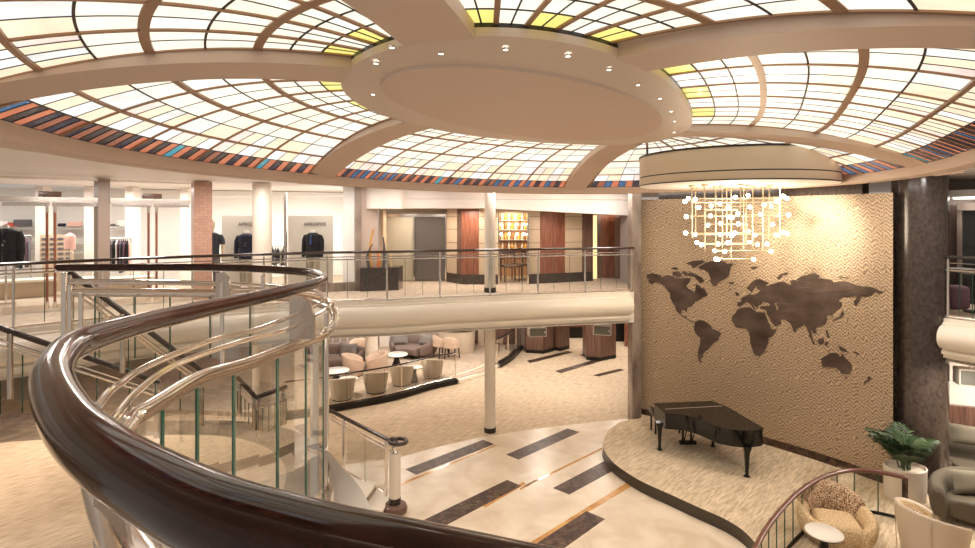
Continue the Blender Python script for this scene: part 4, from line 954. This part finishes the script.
# loudspeakers under the bridge
def speaker(x0, x1, y0, y1, d, rz, lab):
    c = P((x0+x1)/2,(y0+y1)/2,d); w = (x1-x0)/F*d; h = (y1-y0)/F*d
    T = thing('wall_speaker', lab, 'loudspeaker', c, rz, 'grey box loudspeakers under the decks')
    b = MB(); b.rbox((0,.13,0),(w,.26,h),.015); b.build('case', speakm, T); b = MB(); b.rbox((-.0,-.005,0),(w*.88,.02,h*.82),.008); b.build('grille', grille, T)
    b = MB(); b.lathe([(.018,0),(.018,.02)],(0,0,0),14); M = Matrix.Translation((w*.38,-.012,0)) @ Matrix.Rotation(PI/2,4,'X'); b.v = [M @ v for v in b.v]; b.build('badge', white, T)
    b = MB(); b.tube([(0,.12,h/2-.01),(0,.12,max(h/2+.06, 2.48-c.z))],.022,8); b.build('bracket', speakm, T); return T
speaker(529,547,327.5,337,13.0,.12,'grey box loudspeaker hanging under the bridge, left one before the wide wood pillar')
speaker(593,611,325.5,335.5,13.35,-.3,'grey box loudspeaker hanging under the bridge, right one before the narrow wood pillar')
q = P(971,378,9.2); speaker(962,985,370,387,9.3,-.35,'grey box loudspeaker on the cream wall under the right balcony')

# ------------------------------------------------------------------ near staircase balustrade
ht = [(520,600,.46),(420,574,.47),(320,549,.478),(225,520,.48),(160,489,.485),(113,461,.49),(75,428,.495),(55,392,.50),(54,368,.505),(70,347,.515),(100,334.5,.53),(150,320.5,.56),(200,309,.58),(250,298.5,.60),(295,288.5,.615),(316,282.5,.622),(324,277.5,.63),(314,273,.635),(298,271,.64),(262,268.7,.645),(200,267,.65),(120,267.2,.65),(57,267.6,.65)]
hp = [P(x,y,F*h/(y-HZ)) for x,y,h in ht]
hpath = catmull(hp, 8)
W0 = (hp[7].x,hp[7].y,DZK)
T = thing('stair_balustrade','big S-curved glossy mahogany handrail with steel tubes and green edged glass in the foreground','stair balustrade', W0, world=True)
n = len(hpath); rr = []
for i in range(n):
    u = i/(n-1); rr.append(.062 if u < .25 else .062-(.062-.044)*min(1,(u-.25)/.45))
pre = catmull([Vector((2.6,.15,4.42)),Vector((1.6,.28,4.42)),Vector((.8,.45,4.43)),hpath[0]],8)[:-1]
b = MB(); b.tube(pre+hpath, [.062]*len(pre)+rr, 24); b.build('handrail', mahog, T)
# metal seat strip below the wood
b = MB(); b.tube([p-Vector((0,0,r*1.02)) for p, r in zip(hpath, rr)], .016, 8, flat=(.6,1.8)); b.build('handrail_seat', chrome, T)
hfine = catmull(hp, 60)
def d_at(x, far=False):  # distance of the balustrade at photo column x (near branch or far branch)
    best = None
    for i, p in enumerate(hfine):
        isfar = i > 17*60
        if (isfar != far) or i < 7*60: continue
        q = abs(CX+F*p.x/p.y-x)
        if best is None or q < best[0]: best = (q, p.y)
    return best[1]
def track(pts, far=False): return [P(x,y,d_at(x,far)+dd) for x,y,dd in pts]
tipd = hp[16].y
t1 = track([(98,406,.0),(110,391,0),(120,384,0),(138,371,0),(175,354,0),(220,338,0),(258,329,0),(309,309,0)]) + [P(321,303,tipd-.05),P(324.5,297,tipd),P(318,292,tipd+.25),P(306,289.5,tipd+.5)] + track([(262,285,0),(200,282,0),(120,280.5,0),(70,280,0)], True)
t2 = track([(112,420,0),(120,411,0),(138,391,0),(175,365,0),(240,342,0),(286,330,0),(310,318,0)]) + [P(326,309,tipd-.1),P(330.5,303.5,tipd),P(326,299,tipd+.25),P(310,294,tipd+.5)] + track([(262,288.5,0),(200,284.5,0),(120,283.5,0),(70,283,0)], True)
for q, r in ((t1,.018),(t2,.018)): b = MB(); b.tube(catmull(q,6), r, 10); b.build('guard_bar', chrome, T)
cap = [P(160,600,1.0),P(128,545,1.2),P(108,505,1.45),P(99,470,1.75),P(108,446,2.1)] + track([(125,425,0),(140,411,0),(166,395,0),(203,374,0),(249,360.5,0),(300,341,0)]) + [P(323,333,tipd-.2),P(334,322,tipd-.05),P(334.5,312,tipd+.05),P(326,304,tipd+.3),P(300,297,tipd+.7)] + track([(240,293,0),(200,292,0),(120,291.5,0),(70,291,0)], True)
cp = catmull(cap, 6); b = MB(); b.tube(cp, .05, 12, flat=(.55,1)); b.build('glass_cap_rail', chrome, T)
b = MB(); b.tube([p-Vector((0,0,.05)) for p in cp], .022, 8); b.build('glass_channel', steel2, T)
# green edged glass sheets hanging below the cap rail, stepping down with the stair
gx = [(127,3.22),(160,3.1),(196,2.95),(235,2.8),(274.5,2.55),(305,2.25),(322,1.95)]
def cap_at(x):
    i = min((i for i in range(4*6,11*6+1)), key=lambda i: abs(CX+F*cp[i].x/cp[i].y-x)); return cp[i]
for (xa,za),(xb,zb) in zip(gx, gx[1:]):
    a, c = cap_at(xa), cap_at(xb); m = [a.lerp(c,u) for u in (.015,.5,.985)]; m[1] = cap_at((xa+xb)/2)
    zt = [p.z-.05 for p in m]; b = MB(); zz = [za,(za+zb)/2,zb]
    b.slab([[Vector((p.x,p.y,z)) for p, z in zip(m,zz)],[Vector((p.x,p.y,z)) for p, z in zip(m,zt)]], (.006,.010,0), 0)
    for j in (0,2): b.box((m[j].x+.004,m[j].y+.005,(zz[j]+zt[j])/2),(.014,.014,zt[j]-zz[j]),0,1)
    b.build('glass_pane', [gls, edgeg], T, smooth=False, fixn=False)
fx = [(95,2.9),(135,3.0),(170,3.0),(210,3.0),(250,3.0),(290,3.0)]
for (xa,za),(xb,zb) in zip(fx, fx[1:]):
    a, c = P(xa,294,d_at(xa,True)), P(xb,295,d_at(xb,True)); b = MB(); z0 = 3.05
    b.slab([[Vector((p.x,p.y,z0)) for p in (a,c)],[Vector((p.x,p.y,p.z)) for p in (a,c)]], (.004,.010,0), 0)
    for p in (a,): b.box((p.x,p.y,(z0+p.z)/2),(.014,.014,p.z-z0),0,1)
    b.build('glass_pane', [gls, edgeg], T, smooth=False, fixn=False)
def postbox(x, d, y0, y1, w, dd, m=chrome, nm='post', r=.012, parent=None):
    a, c = P(x,y0,d), P(x,y1,d); b = MB(); b.rbox(((a.x+c.x)/2,a.y,(a.z+c.z)/2),(w,dd,a.z-c.z),r); return b.build(nm, m, parent or T)
for x, d, y0, y1, w in ((314.5,tipd-.1,340,505,.09),(326.5,tipd+.1,312,500,.05),(309,tipd-.35,318,330,.05),(64,7.3,272,350,.07),(70,7.2,285,352,.05),(81,7.2,292,352,.055),(263,6.7,274,300,.04),(222,7.0,281,372,.05)):
    postbox(x, d, y0, y1, w, .04)
for x, y, d in ((299,316,d_at(299)-.05),(221,283,7.0)):   # rounded bracket plates that carry the tubes
    b = MB(); p = P(x,y,d); s = .17 if y > 300 else .14; rows = [(-.5,-1.2),(-.5,.9),(.2,1.0),(.6,.6),(.75,0),(.75,-1.2)]
    b.slab([[p+Vector((u*s,0,-1.2*s)) for u,_ in rows],[p+Vector((u*s,0,v*s)) for u,v in rows]], (.01,.02,0)); b.build('bracket_plate', steel2, T)
p0 = P(98,492,1.42); b = MB(); b.box((p0.x+.035,p0.y,3.75),(.075,.02,1.1),.5); b.build('post', steel2, T)
p0 = P(118,505,1.30); b = MB(); b.box((p0.x+.03,p0.y,3.72),(.012,.09,1.1),.5); b.build('post', chrome, T)
# near deck edge under the photographer and the curved white stringer below the tip
st_t = [P(318,447,tipd+.3),P(330,453,tipd-.1),P(341,466,tipd-.35),P(352,477,tipd-.6),P(363,492,tipd-.9),P(374,516,tipd-1.2),P(380,545,tipd-1.5)]
st_i = [P(312,452,tipd+.5),P(325,462,tipd+.2),P(333,478,tipd+.05),P(336,495,tipd-.2),P(336,515,tipd-.5),P(330,540,tipd-.8),P(322,570,tipd-1.1)]
a, c = catmull(st_t,6), catmull(st_i,6); b = MB(); b.slab([a,c],(-.05,.10,-.03)); struct(b.build('trim_stair_stringer', white))
d2 = [Vector((q.x-.07,q.y+.05,q.z-.05)) for q in c]; d3 = [Vector((q.x-.16,q.y+.14,q.z-.1)) for q in c]; b = MB(); b.slab([d2,d3],(0,0,-.04)); struct(b.build('trim_stringer_edge', steel2))
# descending stair handrails further back
def stair_rail(lab, A, B, d0, d1, bars, posts, zdrop):
    a, c = P(A[0],A[1],d0), P(B[0],B[1],d1); T2 = thing('stair_railing', lab, 'stair railing', (c.x,c.y,c.z-zdrop), world=True, group='straight stair railings')
    b = MB(); b.tube([a,c],.042,12); b.build('handrail', darkrail, T2)
    for dz, r in bars: b = MB(); b.tube([a-Vector((0,0,dz)),c-Vector((0,0,dz))],r,8); b.build('guard_bar', chrome, T2)
    b = MB(); th = (0.01,.0,0); b.slab([[a-Vector((0,0,zdrop)),c-Vector((0,0,zdrop))],[a-Vector((0,0,bars[-1][0])),c-Vector((0,0,bars[-1][0]))]],th,0)
    for j in range(6): q = a.lerp(c,j/5); b.box((q.x+.005,q.y,q.z-(zdrop+bars[-1][0])/2),(.012,.012,zdrop-bars[-1][0]),0,1)
    b.build('glass_pane', [gls, edgeg], T2, smooth=False, fixn=False)
    for u in posts: q = a.lerp(c,u); b = MB(); b.rbox((q.x,q.y,q.z-zdrop/2),(.06,.05,zdrop),.01); b.build('post', steel2, T2)
    return T2
stair_rail('dark stair handrail with steel bars running down from the newel behind the big curved rail',(67,270),(203,372),7.6,9.3,[(.16,.018),(.24,.018)],(.02,.36,.98),.92)
stair_rail('dark stair handrail at the left edge of the picture running down to the landing',(-20,321),(159,382),7.2,8.9,[(.16,.018),(.24,.018)],(.14,.98),.92)
stair_rail('short dark stair handrail between landing and lounge seen through the foreground glass',(237,377),(256,397.5),9.6,9.8,[(.14,.014),(.22,.014)],(.1,.9),.6)
stair_rail('rising dark stair handrail left of the round column seen through the foreground glass',(256,397.5),(286,387),9.8,10.4,[(.14,.014),(.22,.014)],(.1,.9),.7)
# lower end of the stair: newel, glass, treads
g = G(394,515,0); nx, ny = g.x, 9.15
T3 = thing('stair_end_railing','short stair railing with glass panel and looped dark handrail ending at the pale newel','stair railing',(nx,ny,0), world=True)
b = MB(); b.lathe([(.095,.16),(.095,1.0)],(nx,ny,0),28); b.build('newel_post', colm, T3)
b = MB(); b.lathe([(.10,.16),(.10,.26)],(nx,ny,0),28); b.lathe([(.075,1.0),(.08,1.02),(.05,1.04),(.05,1.10)],(nx,ny,0),24,1); b.build('newel_collar', [black, chrome], T3)
b = MB(); b.lathe([(.17,0),(.20,.03),(.21,.08),(.19,.13),(.14,.16)],(nx,ny,0),32); b.build('newel_base', brownwood, T3)
hA, hB = P(331,411,10.2), P(392,441.5,9.2); lp = [hA, hB] + [Vector((nx+.06+.14*math.cos(a), ny-.02+.12*math.sin(a), 1.19)) for a in [PI*.75-PI*2*.85*i/14 for i in range(15)]]
b = MB(); b.tube(catmull(lp,4), .034, 12); b.build('handrail', darkrail, T3)
b = MB(); b.lathe([(.0,.06),(.045,.045),(.06,0),(.045,-.045),(0,-.06)],P(392.5,440,9.2),16); b.build('finial', darkrail, T3)
for dz in (.09,.16): b = MB(); b.tube([hA-Vector((0,0,dz)),P(386,440,9.3)-Vector((0,0,dz))],.016,8); b.build('guard_bar', chrome, T3)
for x, d, y0, y1 in ((344,9.95,420,474),(386,9.3,440,496)):
    a, c = P(x,y0,d), P(x,y1,d); b = MB(); b.rbox((a.x,a.y,(a.z+c.z)/2),(.05,.05,a.z-c.z),.01); b.build('post', chrome, T3)
a0, a1, c0, c1_ = P(347,427,9.9), P(347,472,9.9), P(384,444,9.33), P(384,492,9.33)
b = MB(); b.slab([[a1,c1_],[a0,c0]],(.0,.012,0),0); m0, m1 = (a0+c0)/2, (a1+c1_)/2; b.box(((m0.x),(m0.y),(m0.z+m1.z)/2),(.008,.008,m0.z-m1.z),0,1); b.build('glass_pane',[gls,edgeg],T3,smooth=False,fixn=False)
b = MB(); b.tube([a1,c1_],.014,6); b.build('bottom_rail', chrome, T3)
for i, (y0, y1, z) in enumerate(((0,0,.15),(0,0,.30))):
    q = [(nx-.18-.30*i,ny-.22+.12*i),(nx-.10-.30*i,ny+.30+.12*i),(nx-1.5,ny+.9),(nx-1.8,ny+.2)]
    b = MB(); b.prism(q, 0 if i == 0 else .15, z-.03, 1); b.prism([(x+.02,y-.0) for x,y in q], z-.03, z, 0); struct(b.build('floor_step', [cream, marbring], smooth=False))
# glass guard standing on the landing at the far left
b = MB(); a, c = G(-30,398,LZ), G(37,398,LZ); b.box(((a.x+c.x)/2,a.y,.86),((c-a).length,.012,1.70),0,0)
for u in (.02,.45,.78): q = a.lerp(c,u); b.box((q.x,q.y,.86),(.02,.02,1.70),0,1)
tag(b.build('glass_guard', [gls, edgeg], smooth=False, fixn=False), 'tall plain glass guard on the carpet at the left edge of the picture', 'glass guard')

# ------------------------------------------------------------------ grand piano
kp = lambda x,y,z: G(630+x/6.0875, 390+y/6.0875, z)
out = [kp(x,y,1.05) for x,y in ((140,80),(210,140),(268,145),(330,152),(400,169),(470,197),(540,224),(620,240))]
sm = catmull(out[1:], 6); tail = [kp(x,y,1.05) for x,y in ((620,240),(690,246),(750,245),(800,239),(814,231))]
tail = catmull(tail, 5); side = [kp(590,100,1.05), kp(500,66,1.05)]
case = [out[0]] + sm[:-1] + tail + side
cen = sum(case, Vector())/len(case)
def inset(k): return [(p.x+(cen.x-p.x)*k, p.y+(cen.y-p.y)*k) for p in case]
T = thing('grand_piano','black glossy grand piano with closed lid on the carpeted stage','piano',(cen.x,cen.y,.2),world=True)
b = MB(); b.prism(inset(.015), .74, 1.02); b.build('case', piano_m, T, ang=30)
b = MB(); b.prism(inset(0), 1.022, 1.05); b.build('lid', piano_m, T, ang=30)
a, c = kp(212,117,1.052), kp(562,97,1.052); b = MB(); b.tube([a,c],.008,6); b.build('lid_hinge', chrome, T)
K1, K2 = out[0], side[1]; kd = (K2-K1).normalized(); kn = Vector((-kd.y,kd.x,0))
if kn.y < 0: kn = -kn
mid = (K1+K2)/2; L = (K2-K1).length; ang = math.atan2(kd.y,kd.x)
b = MB(); b.box((mid.x+kn.x*.10,mid.y+kn.y*.10,.80),(L*.97,.22,.10),ang); b.build('keybed', piano_m, T)
b = MB(); b.box((mid.x+kn.x*.08,mid.y+kn.y*.08,.86),(L*.86,.15,.02),ang); b.build('white_keys', ivory, T, smooth=False)
b = MB()
for i in range(36):
    if i % 7 in (2,6): continue
    q = K1.lerp(K2,.09+.82*i/36)+kn*.05; b.box((q.x,q.y,.878),(.012,.09,.018),ang)
b.build('black_keys', piano_m, T, smooth=False)
for e in (.02,.98): q = K1.lerp(K2,e)+kn*.1; b = MB(); b.rbox((q.x,q.y,.87),(.05,.22,.12),.01,ang); b.build('key_cheek', piano_m, T)
for x, y in ((180,352),(505,332),(711,515)):
    p = kp(x,y+12,.2); b = MB(); b.lathe([(.030,.30),(.036,.33),(.040,.36),(.058,.62),(.066,.66),(.085,.70),(.10,.76)],(p.x,p.y,0),4)
    b.v = [Matrix.Translation((p.x,p.y,0)) @ Matrix.Rotation(.6,4,'Z') @ Matrix.Translation((-p.x,-p.y,0)) @ v for v in b.v]
    o = b.build('leg', piano_m, T, ang=30); b = MB(); b.lathe([(.028,.05),(.034,.10)],(p.x,p.y,.2),12); b.lathe([(.055,0),(.058,.015),(.03,.03),(.025,.05)],(p.x,p.y,.2),14); b.build('caster', darkmetal, o)
for x in (322,372):
    p = kp(x,345,.2); b = MB(); b.tube([(p.x,p.y,.27),(p.x,p.y,.76)],.022,8); b.build('lyre_post', piano_m, T)
p, q = kp(318,345,.2), kp(384,345,.2); m = (p+q)/2; b = MB(); b.rbox((m.x,m.y,.29),(.34,.09,.07),.01); b.build('pedal_box', piano_m, T)
for i in (-1,0,1): b = MB(); b.rbox((m.x+.08*i,m.y+.10,.27),(.028,.14,.015),.005); b.build('pedal', castm, T)
for x0,x1 in ((330,352),(378,408)): a, c = kp(x0,338,.2), kp(x1,342,.2); b = MB(); b.tube([(a.x,a.y,.3),(c.x,c.y-.05,.74)],.010,6); b.build('lyre_brace', piano_m, T)
bc = K1.lerp(K2,.42)+kn*.62; T = thing('piano_bench','black padded piano bench half hidden behind the grand piano','bench',(bc.x,bc.y,.2),ang)
b = MB(); b.rbox((0,0,.40),(.62,.32,.08),.03); b.build('seat', piano_m, T)
for sx in (-1,1):
    for sy in (-1,1): b = MB(); b.tube([(sx*.27,sy*.12,0),(sx*.27,sy*.12,.38)],.02,8); b.build('leg', piano_m, T)

# ------------------------------------------------------------------ seating by the stage
SZ_ = .2
rp_ = catmull([G(x,y,.87) for x,y in [(745,580),(757,545),(775,517),(800,491),(825,476.5),(850,470.5),(875,471.5),(905,477.5)]], 8)
T = thing('curved_divider','curved glass divider with reddish wooden handrail round the stage-side armchairs','railing',(rp_[0].x,rp_[0].y,.2),world=True)
railw = mat('red_brown_rail',(.15,.055,.035),.3,0,.4)
b = MB(); b.tube(rp_, .034, 12); b.build('handrail', railw, T)
g = along([Vector((p.x,p.y,0)) for p in rp_], count=15)
for a, c in zip(g, g[1:]):
    b = MB(); b.slab([[a+Vector((0,0,.22)),c+Vector((0,0,.22))],[a+Vector((0,0,.97)),c+Vector((0,0,.84))]],(.006,.008,0),0); b.box((a.x,a.y,.53),(.012,.012,.62),0,1); b.build('glass_pane',[gls,edgeg],T,smooth=False,fixn=False)
b = MB(); b.tube([Vector((p.x,p.y,.22)) for p in rp_], .025, 6); b.build('bottom_rail', darkmetal, T)
p = rp_[-1]; b = MB(); b.rbox((p.x,p.y,.535),(.07,.05,.67),.01); b.build('post', emper, T)
b = MB(); b.prism([(q.x,q.y) for q in [G(688,470,.2),G(690,472,.2)]]+[(20,20)],.0,.01) if False else None
def bucket(name, lab, loc, rz, outer, inner, arm, w=.95, h=.72, group=None):
    T = thing(name, lab, 'armchair', loc, rz, group)
    b = MB(); b.rbox((0,-.05,.25),(w*.62,w*.66,.26),.10,0,0,4); b.build('seat_cushion', arm, T, sub=1)
    b = MB(); arcring(b, w*.43, PI*.16, PI*.84, .15, .18, lambda u: h*(.80+.20*math.sin(PI*u)), 22, flare=.08); b.build('backrest', inner, T, sub=1)
    for s in (0,1):
        b = MB(); a0, a1 = (-.33*PI, .17*PI) if s == 0 else (.83*PI, 1.33*PI)
        arcring(b, w*.43, a0, a1, .16, .10, lambda u: h*.72-.10*(1-u if s == 0 else u), 14, flare=.05); b.build('armrest', arm, T, sub=1)
    b = MB(); b.lathe([(w*.33,0),(w*.36,.08),(w*.38,.16)],(0,0,0),28); b.build('base', outer, T)
    return T
g = G(850,552,.2); bucket('boucle_armchair','speckled gold boucle armchair facing the small white table inside the curved divider',(g.x-.04,g.y+.25,.2),-.3,bouclep,boucle,bouclep,.92,.68)
ptable('side_table','round white topped side table in front of the boucle armchair', G(824,573,.2), .225, .55)
g = P(786,560,6.9); bucket('boucle_armchair','boucle armchair with only its back showing at the bottom edge left of the white table',(g.x+.16,g.y-.10,.2),2.6,bouclep,bouclep,bouclep,.70,.64)
def shellchair(lab, loc, rz):
    T = tub_chair('tub_chair', lab, loc, rz, leather, bouclep, .80, .76)
    b = MB(); arcring(b,.33,PI*.25,PI*.75,.12,.36,lambda u:.64+.13*math.sin(PI*u),14); b.build('back_cushion', boucle, T, sub=1); return T
g = P(932,560,7.55); shellchair('cream leather tub chair with speckled boucle lining turned away, bottom right',(g.x,g.y,.2),PI/2+.25)
g = P(1004,572,6.7); shellchair('cream tub chair cut by the bottom right corner of the picture',(g.x+.12,g.y-.2,.2),PI+.3)
# loveseat, cushion, table, banquette
g = G(955,532,.2); curved_sofa('loveseat','olive grey velvet loveseat with curved back beside the palm',(g.x+.62,g.y+.30,.2),PI/2+.15,.82,-.95,.95,.66,olive,.66,arms=False)
cushion('grey green cushion leaning on the olive loveseat',(g.x+.62,g.y+.34,.78),-.1,1.15,olivep,.72,.36)
tg = P(968,472,9.45); ptable('side_table','pale round table behind the olive loveseat',(tg.x,tg.y,.2),.36,EYE-(472-HZ)/F*9.45-.2,leather)
g = P(975,505,10.2); curved_sofa('banquette_sofa','olive grey sofa behind the pale round table by the right wall',(8.95,9.55,.2),PI/2-.55,2.6,-.36,.36,.75,olive,.66)
cushion('long olive bolster cushion on the rear right sofa',(8.75,9.75,1.02),-.5,1.2,olivep,.95,.34)
# palm in its planter
px_, py_ = XY(905,9.25)
T = thing('planter','tall cream oval planter holding the palm next to the dark granite column','planter',(px_,py_,.2),.1)
b = MB(); b.lathe([(.26,0),(.28,.02),(.29,.52),(.27,.53),(.25,.48)],(0,0,0),40,0,True,1.15,.9); b.build('pot', planterm, T)
b = MB(); b.lathe([(.26,.46),(.02,.47)],(0,0,0),32,0,False,1.15,.9); b.build('soil', soil, T)
T = thing('potted_palm','dark green kentia palm growing from the cream planter','palm',(px_,py_,.66),0)
rnd = random.Random(11)
for i in range(19):
    az = rnd.uniform(0,2*PI); el = rnd.uniform(1.05,1.52); Lf = rnd.uniform(.45,.82); b = MB(); pts = []
    for j in range(11):
        u = j/10; a = el-1.15*u*u; 
        if j == 0: p = Vector((rnd.uniform(-.06,.06),rnd.uniform(-.06,.06),0)); 
        else: p = pts[-1]+Vector((math.cos(az)*math.cos(a),math.sin(az)*math.cos(a),math.sin(a)))*Lf/10
        pts.append(p)
    b.tube(pts,[.011*(1-.75*j/10) for j in range(11)],6,mi=1)
    for j in range(3,11):
        for hh in (0,.5):
            if j == 10 and hh: continue
            p = pts[j] if not hh else pts[j].lerp(pts[j+1],.5); t = (pts[min(j+1,10)]-pts[j-1]).normalized(); sd = t.cross(Vector((0,0,1))).normalized(); u = j/10
            ln = .30*math.sin(PI*(.25+.7*u))**.8*rnd.uniform(.85,1.1)
            for s in (-1,1):
                dr = (sd*s*.75+t*.65+Vector((0,0,-.12))).normalized(); w = t*.014+Vector((0,0,.005)); q1 = p+dr*ln*.5+Vector((0,0,.012)); q2 = p+dr*ln+Vector((0,0,-.05*ln/.3))
                b.add([p-w*.4,q1-w,q2,q1+w,p+w*.4],[(0,1,3,4),(1,2,3)],0 if rnd.random() < .7 else 1)
    b.build('frond',[leafm,leafm2],T,smooth=False,fixn=False)

# ------------------------------------------------------------------ chandelier
cb = lambda x,y: (675+x/5.477, 175+y/5.477)
CD = 9.7
T = thing('chandelier','gridded brass chandelier of thin rods with many glowing bulbs before the world map','chandelier',(P(738,186,CD).x,CD,DZ),world=True)
def cp3(x, y, dz): q = cb(x,y); return P(q[0],q[1],CD+dz)
rods = [(92,100,345,-.2),(112,80,340,.25),(162,90,420,-.4),(222,100,415,.1),(258,78,460,-.1),(283,105,345,.5),(308,92,460,.3),(360,62,300,-.55),(376,95,410,.35),(392,82,460,-.3),(426,72,400,.0),(482,82,415,.3),(517,92,345,-.25),(575,72,345,.1)]
for x, y0, y1, dz in rods:
    a, c = cp3(x,y0,dz), cp3(x,y1,dz); b = MB(); b.tube([(a.x,a.y,DZ),c],.010,8); o = b.build('rod', brass, T)
    b = MB(); b.lathe([(.012,-.12),(.012,-.05),(.055,-.03),(.055,0)],(a.x,a.y,DZ),16); b.build('ceiling_rose', brass, o)
cross = [(128,60,620,-.2),(150,90,560,.25),(172,165,490,-.4),(190,162,345,.1),(225,60,620,.0),(218,375,480,.35),(270,180,530,-.15),(318,60,620,-.2),(325,110,560,.25),(375,120,505,-.35),(380,160,455,.1),(415,215,528,.3),(460,215,430,-.1)]
for y, x0, x1, dz in cross: b = MB(); b.tube([cp3(x0,y,dz),cp3(x1,y,dz)],.009,8); b.build('cross_rod', brass, T)
bulbs = '55,145,-.2 72,128,.2 110,132,.25 130,178,.25 198,170,.3 247,158,.1 292,175,-.4 330,122,.2 400,112,-.3 410,175,-.2 488,165,.3 525,172,.25 557,145,.25 592,116,.1 614,128,.0 62,228,-.1 195,224,.3 345,212,-.2 312,232,0 300,230,.3 622,220,.0 468,218,.35 180,275,-.15 250,265,-.1 348,268,-.15 534,270,-.15 58,318,-.2 110,325,.25 247,325,.3 310,332,-.2 328,318,.1 402,308,.35 437,328,.25 592,314,.1 614,322,.0 556,328,.25 120,370,.3 145,382,-.35 236,378,.1 290,370,-.3 408,370,.3 452,380,.1 504,378,-.35 218,415,.3 272,420,.2 526,418,.3 222,460,-.1 236,462,-.1 430,462,-.1'.split()
for s in bulbs:
    x, y, dz = map(float, s.split(',')); p = cp3(x,y,dz); b = MB(); r = .034; b.lathe([(r*math.sin(PI*i/10)+.0005, -r*math.cos(PI*i/10)) for i in range(11)],p,14,0,False); b.build('bulb', lamp, T)
# ------------------------------------------------------------------ light
def light(kind, name, loc, energy, col=(1,.86,.70), size=.5, sizey=None, to=None, spot=1.6, blend=.6):
    l = bpy.data.lights.new(name, kind); l.energy = energy; l.color = col
    if kind == 'AREA':
        l.size = size
        if sizey: l.shape = 'RECTANGLE'; l.size_y = sizey
    elif kind == 'SPOT': l.spot_size = spot; l.spot_blend = blend; l.shadow_soft_size = size
    else: l.shadow_soft_size = size
    o = bpy.data.objects.new(name, l); C.objects.link(o); o.location = loc
    d = (Vector(to)-Vector(loc)) if to is not None else Vector((0,0,-1)); o.rotation_euler = d.to_track_quat('-Z','Y').to_euler(); return o
WARM = (1,.86,.72); NEUT = (1,.93,.87)
# spotlights of the disc ring
for (x, y) in spots[:11]:
    d = (ZD-.18-EYE)/((HZ-y)/F); light('SPOT','disc_spot', ((x-CX)/F*d, d, ZD-.19), 58, WARM, .10, spot=2.2, blend=.8)
# bulbs of the chandelier
light('POINT','chandelier_light', P(738,228,CD), 60, (1,.82,.58), .45)
# wall washer in the drum onto the map
light('SPOT','map_washer', (4.9,9.3,5.40), 330, (1,.86,.68), .06, to=arcp((A0+A1)/2-.10,4.55), spot=1.15, blend=.9)
light('SPOT','map_washer_low', (3.4,10.2,5.40), 70, (1,.84,.64), .08, to=arcp(A0+.12,2.6), spot=1.4, blend=.9)
# shop
for x, d in ((0,11.8),(60,12.2),(120,12.6),(180,13.2),(240,13.6),(300,14.2),(340,14.4)):
    q = XP(x,d); light('AREA','shop_light', (q[0],q[1],5.58), 25, (1,.95,.90), 1.4)
# corridor behind the bridge
for x, d in ((350,11.9),(420,12.3),(500,12.6),(570,12.9),(620,13.2)):
    q = XP(x,d); light('AREA','corridor_light', (q[0],q[1],5.60), 12, NEUT, .5)
for x, d in ((405,14.2),(435,14.0),(470,13.75),(515,13.8),(550,14.1),(585,14.4),(608,15.0)):
    q = XP(x,d); light('AREA','wall_wash_light', (q[0],q[1],5.08), 9, WARM, .3)
for x, d in ((20,8.6),(150,9.9),(260,11.2)):
    q = XP(x,d); light('AREA','walk_light', (q[0],q[1],5.60), 24, NEUT, .5)
q = XP(512,15.6); light('AREA','bar_light', (q[0],q[1],5.1), 16, (1,.75,.45), .5, to=(q[0],16.2,4.2))
# lower lounge and hall under the bridge
for x, d in ((345,15.2),(395,15.8),(440,16.5),(350,18.5),(410,18.8),(470,18),(540,15.5),(600,15.5),(540,18.5),(620,18),(250,13.5)):
    q = XP(x,d); light('AREA','lounge_light', (q[0],q[1],2.42), 20, (1,.90,.80), .5)
for p in ((-8.5,8,2.40),(-8.5,11,2.40),(-11,9.5,2.40),(-6.6,11.6,2.4)): light('AREA','landing_fill', p, 24, WARM, .6)  # added fill lights that brighten the shadowed landing carpet
# right lounge
for p, e in (((7.6,8.6,2.42),25),((9.2,9.3,2.42),35),((10.3,8.0,2.42),30)): light('AREA','right_light', p, e, WARM, .5)
light('AREA','right_fascia_fill', (7.0,8.3,5.62), 30, NEUT, .4)  # added fill light to lift the dark right balcony fascia
for x, d in ((578,21.6),(632,19.8)):
    q = XP(x,d); light('AREA','hall_fill', (q[0],q[1],2.42), 26, WARM, .4)  # added fill lights, lightening the otherwise unlit wood back wall
light('AREA','right_upper_light', (9.6,10.0,5.28), 25, NEUT, .8)
w = bpy.data.worlds.new('hall'); bpy.context.scene.world = w; w.use_nodes = True
w.node_tree.nodes['Background'].inputs[0].default_value = (1,.87,.75,1); w.node_tree.nodes['Background'].inputs[1].default_value = .26

# ------------------------------------------------------------------ camera
cam = bpy.data.cameras.new('camera'); co = bpy.data.objects.new('camera', cam); C.objects.link(co)
co.location = (0,0,EYE); co.rotation_euler = (PI/2,0,0); cam.sensor_width = 36; cam.sensor_fit = 'HORIZONTAL'; cam.lens = F/975*36
cam.shift_y = (HZ-274)/975; cam.clip_start = .05; cam.clip_end = 100
sc = bpy.context.scene; sc.camera = co
sc.view_settings.view_transform = 'Standard'; sc.view_settings.look = 'None'; sc.view_settings.gamma = 1; sc.view_settings.exposure = .78
sc.cycles.max_bounces = 10; sc.cycles.transparent_max_bounces = 24; sc.cycles.glossy_bounces = 5; sc.cycles.diffuse_bounces = 5
sc.cycles.caustics_reflective = False; sc.cycles.caustics_refractive = False; sc.cycles.sample_clamp_indirect = 6
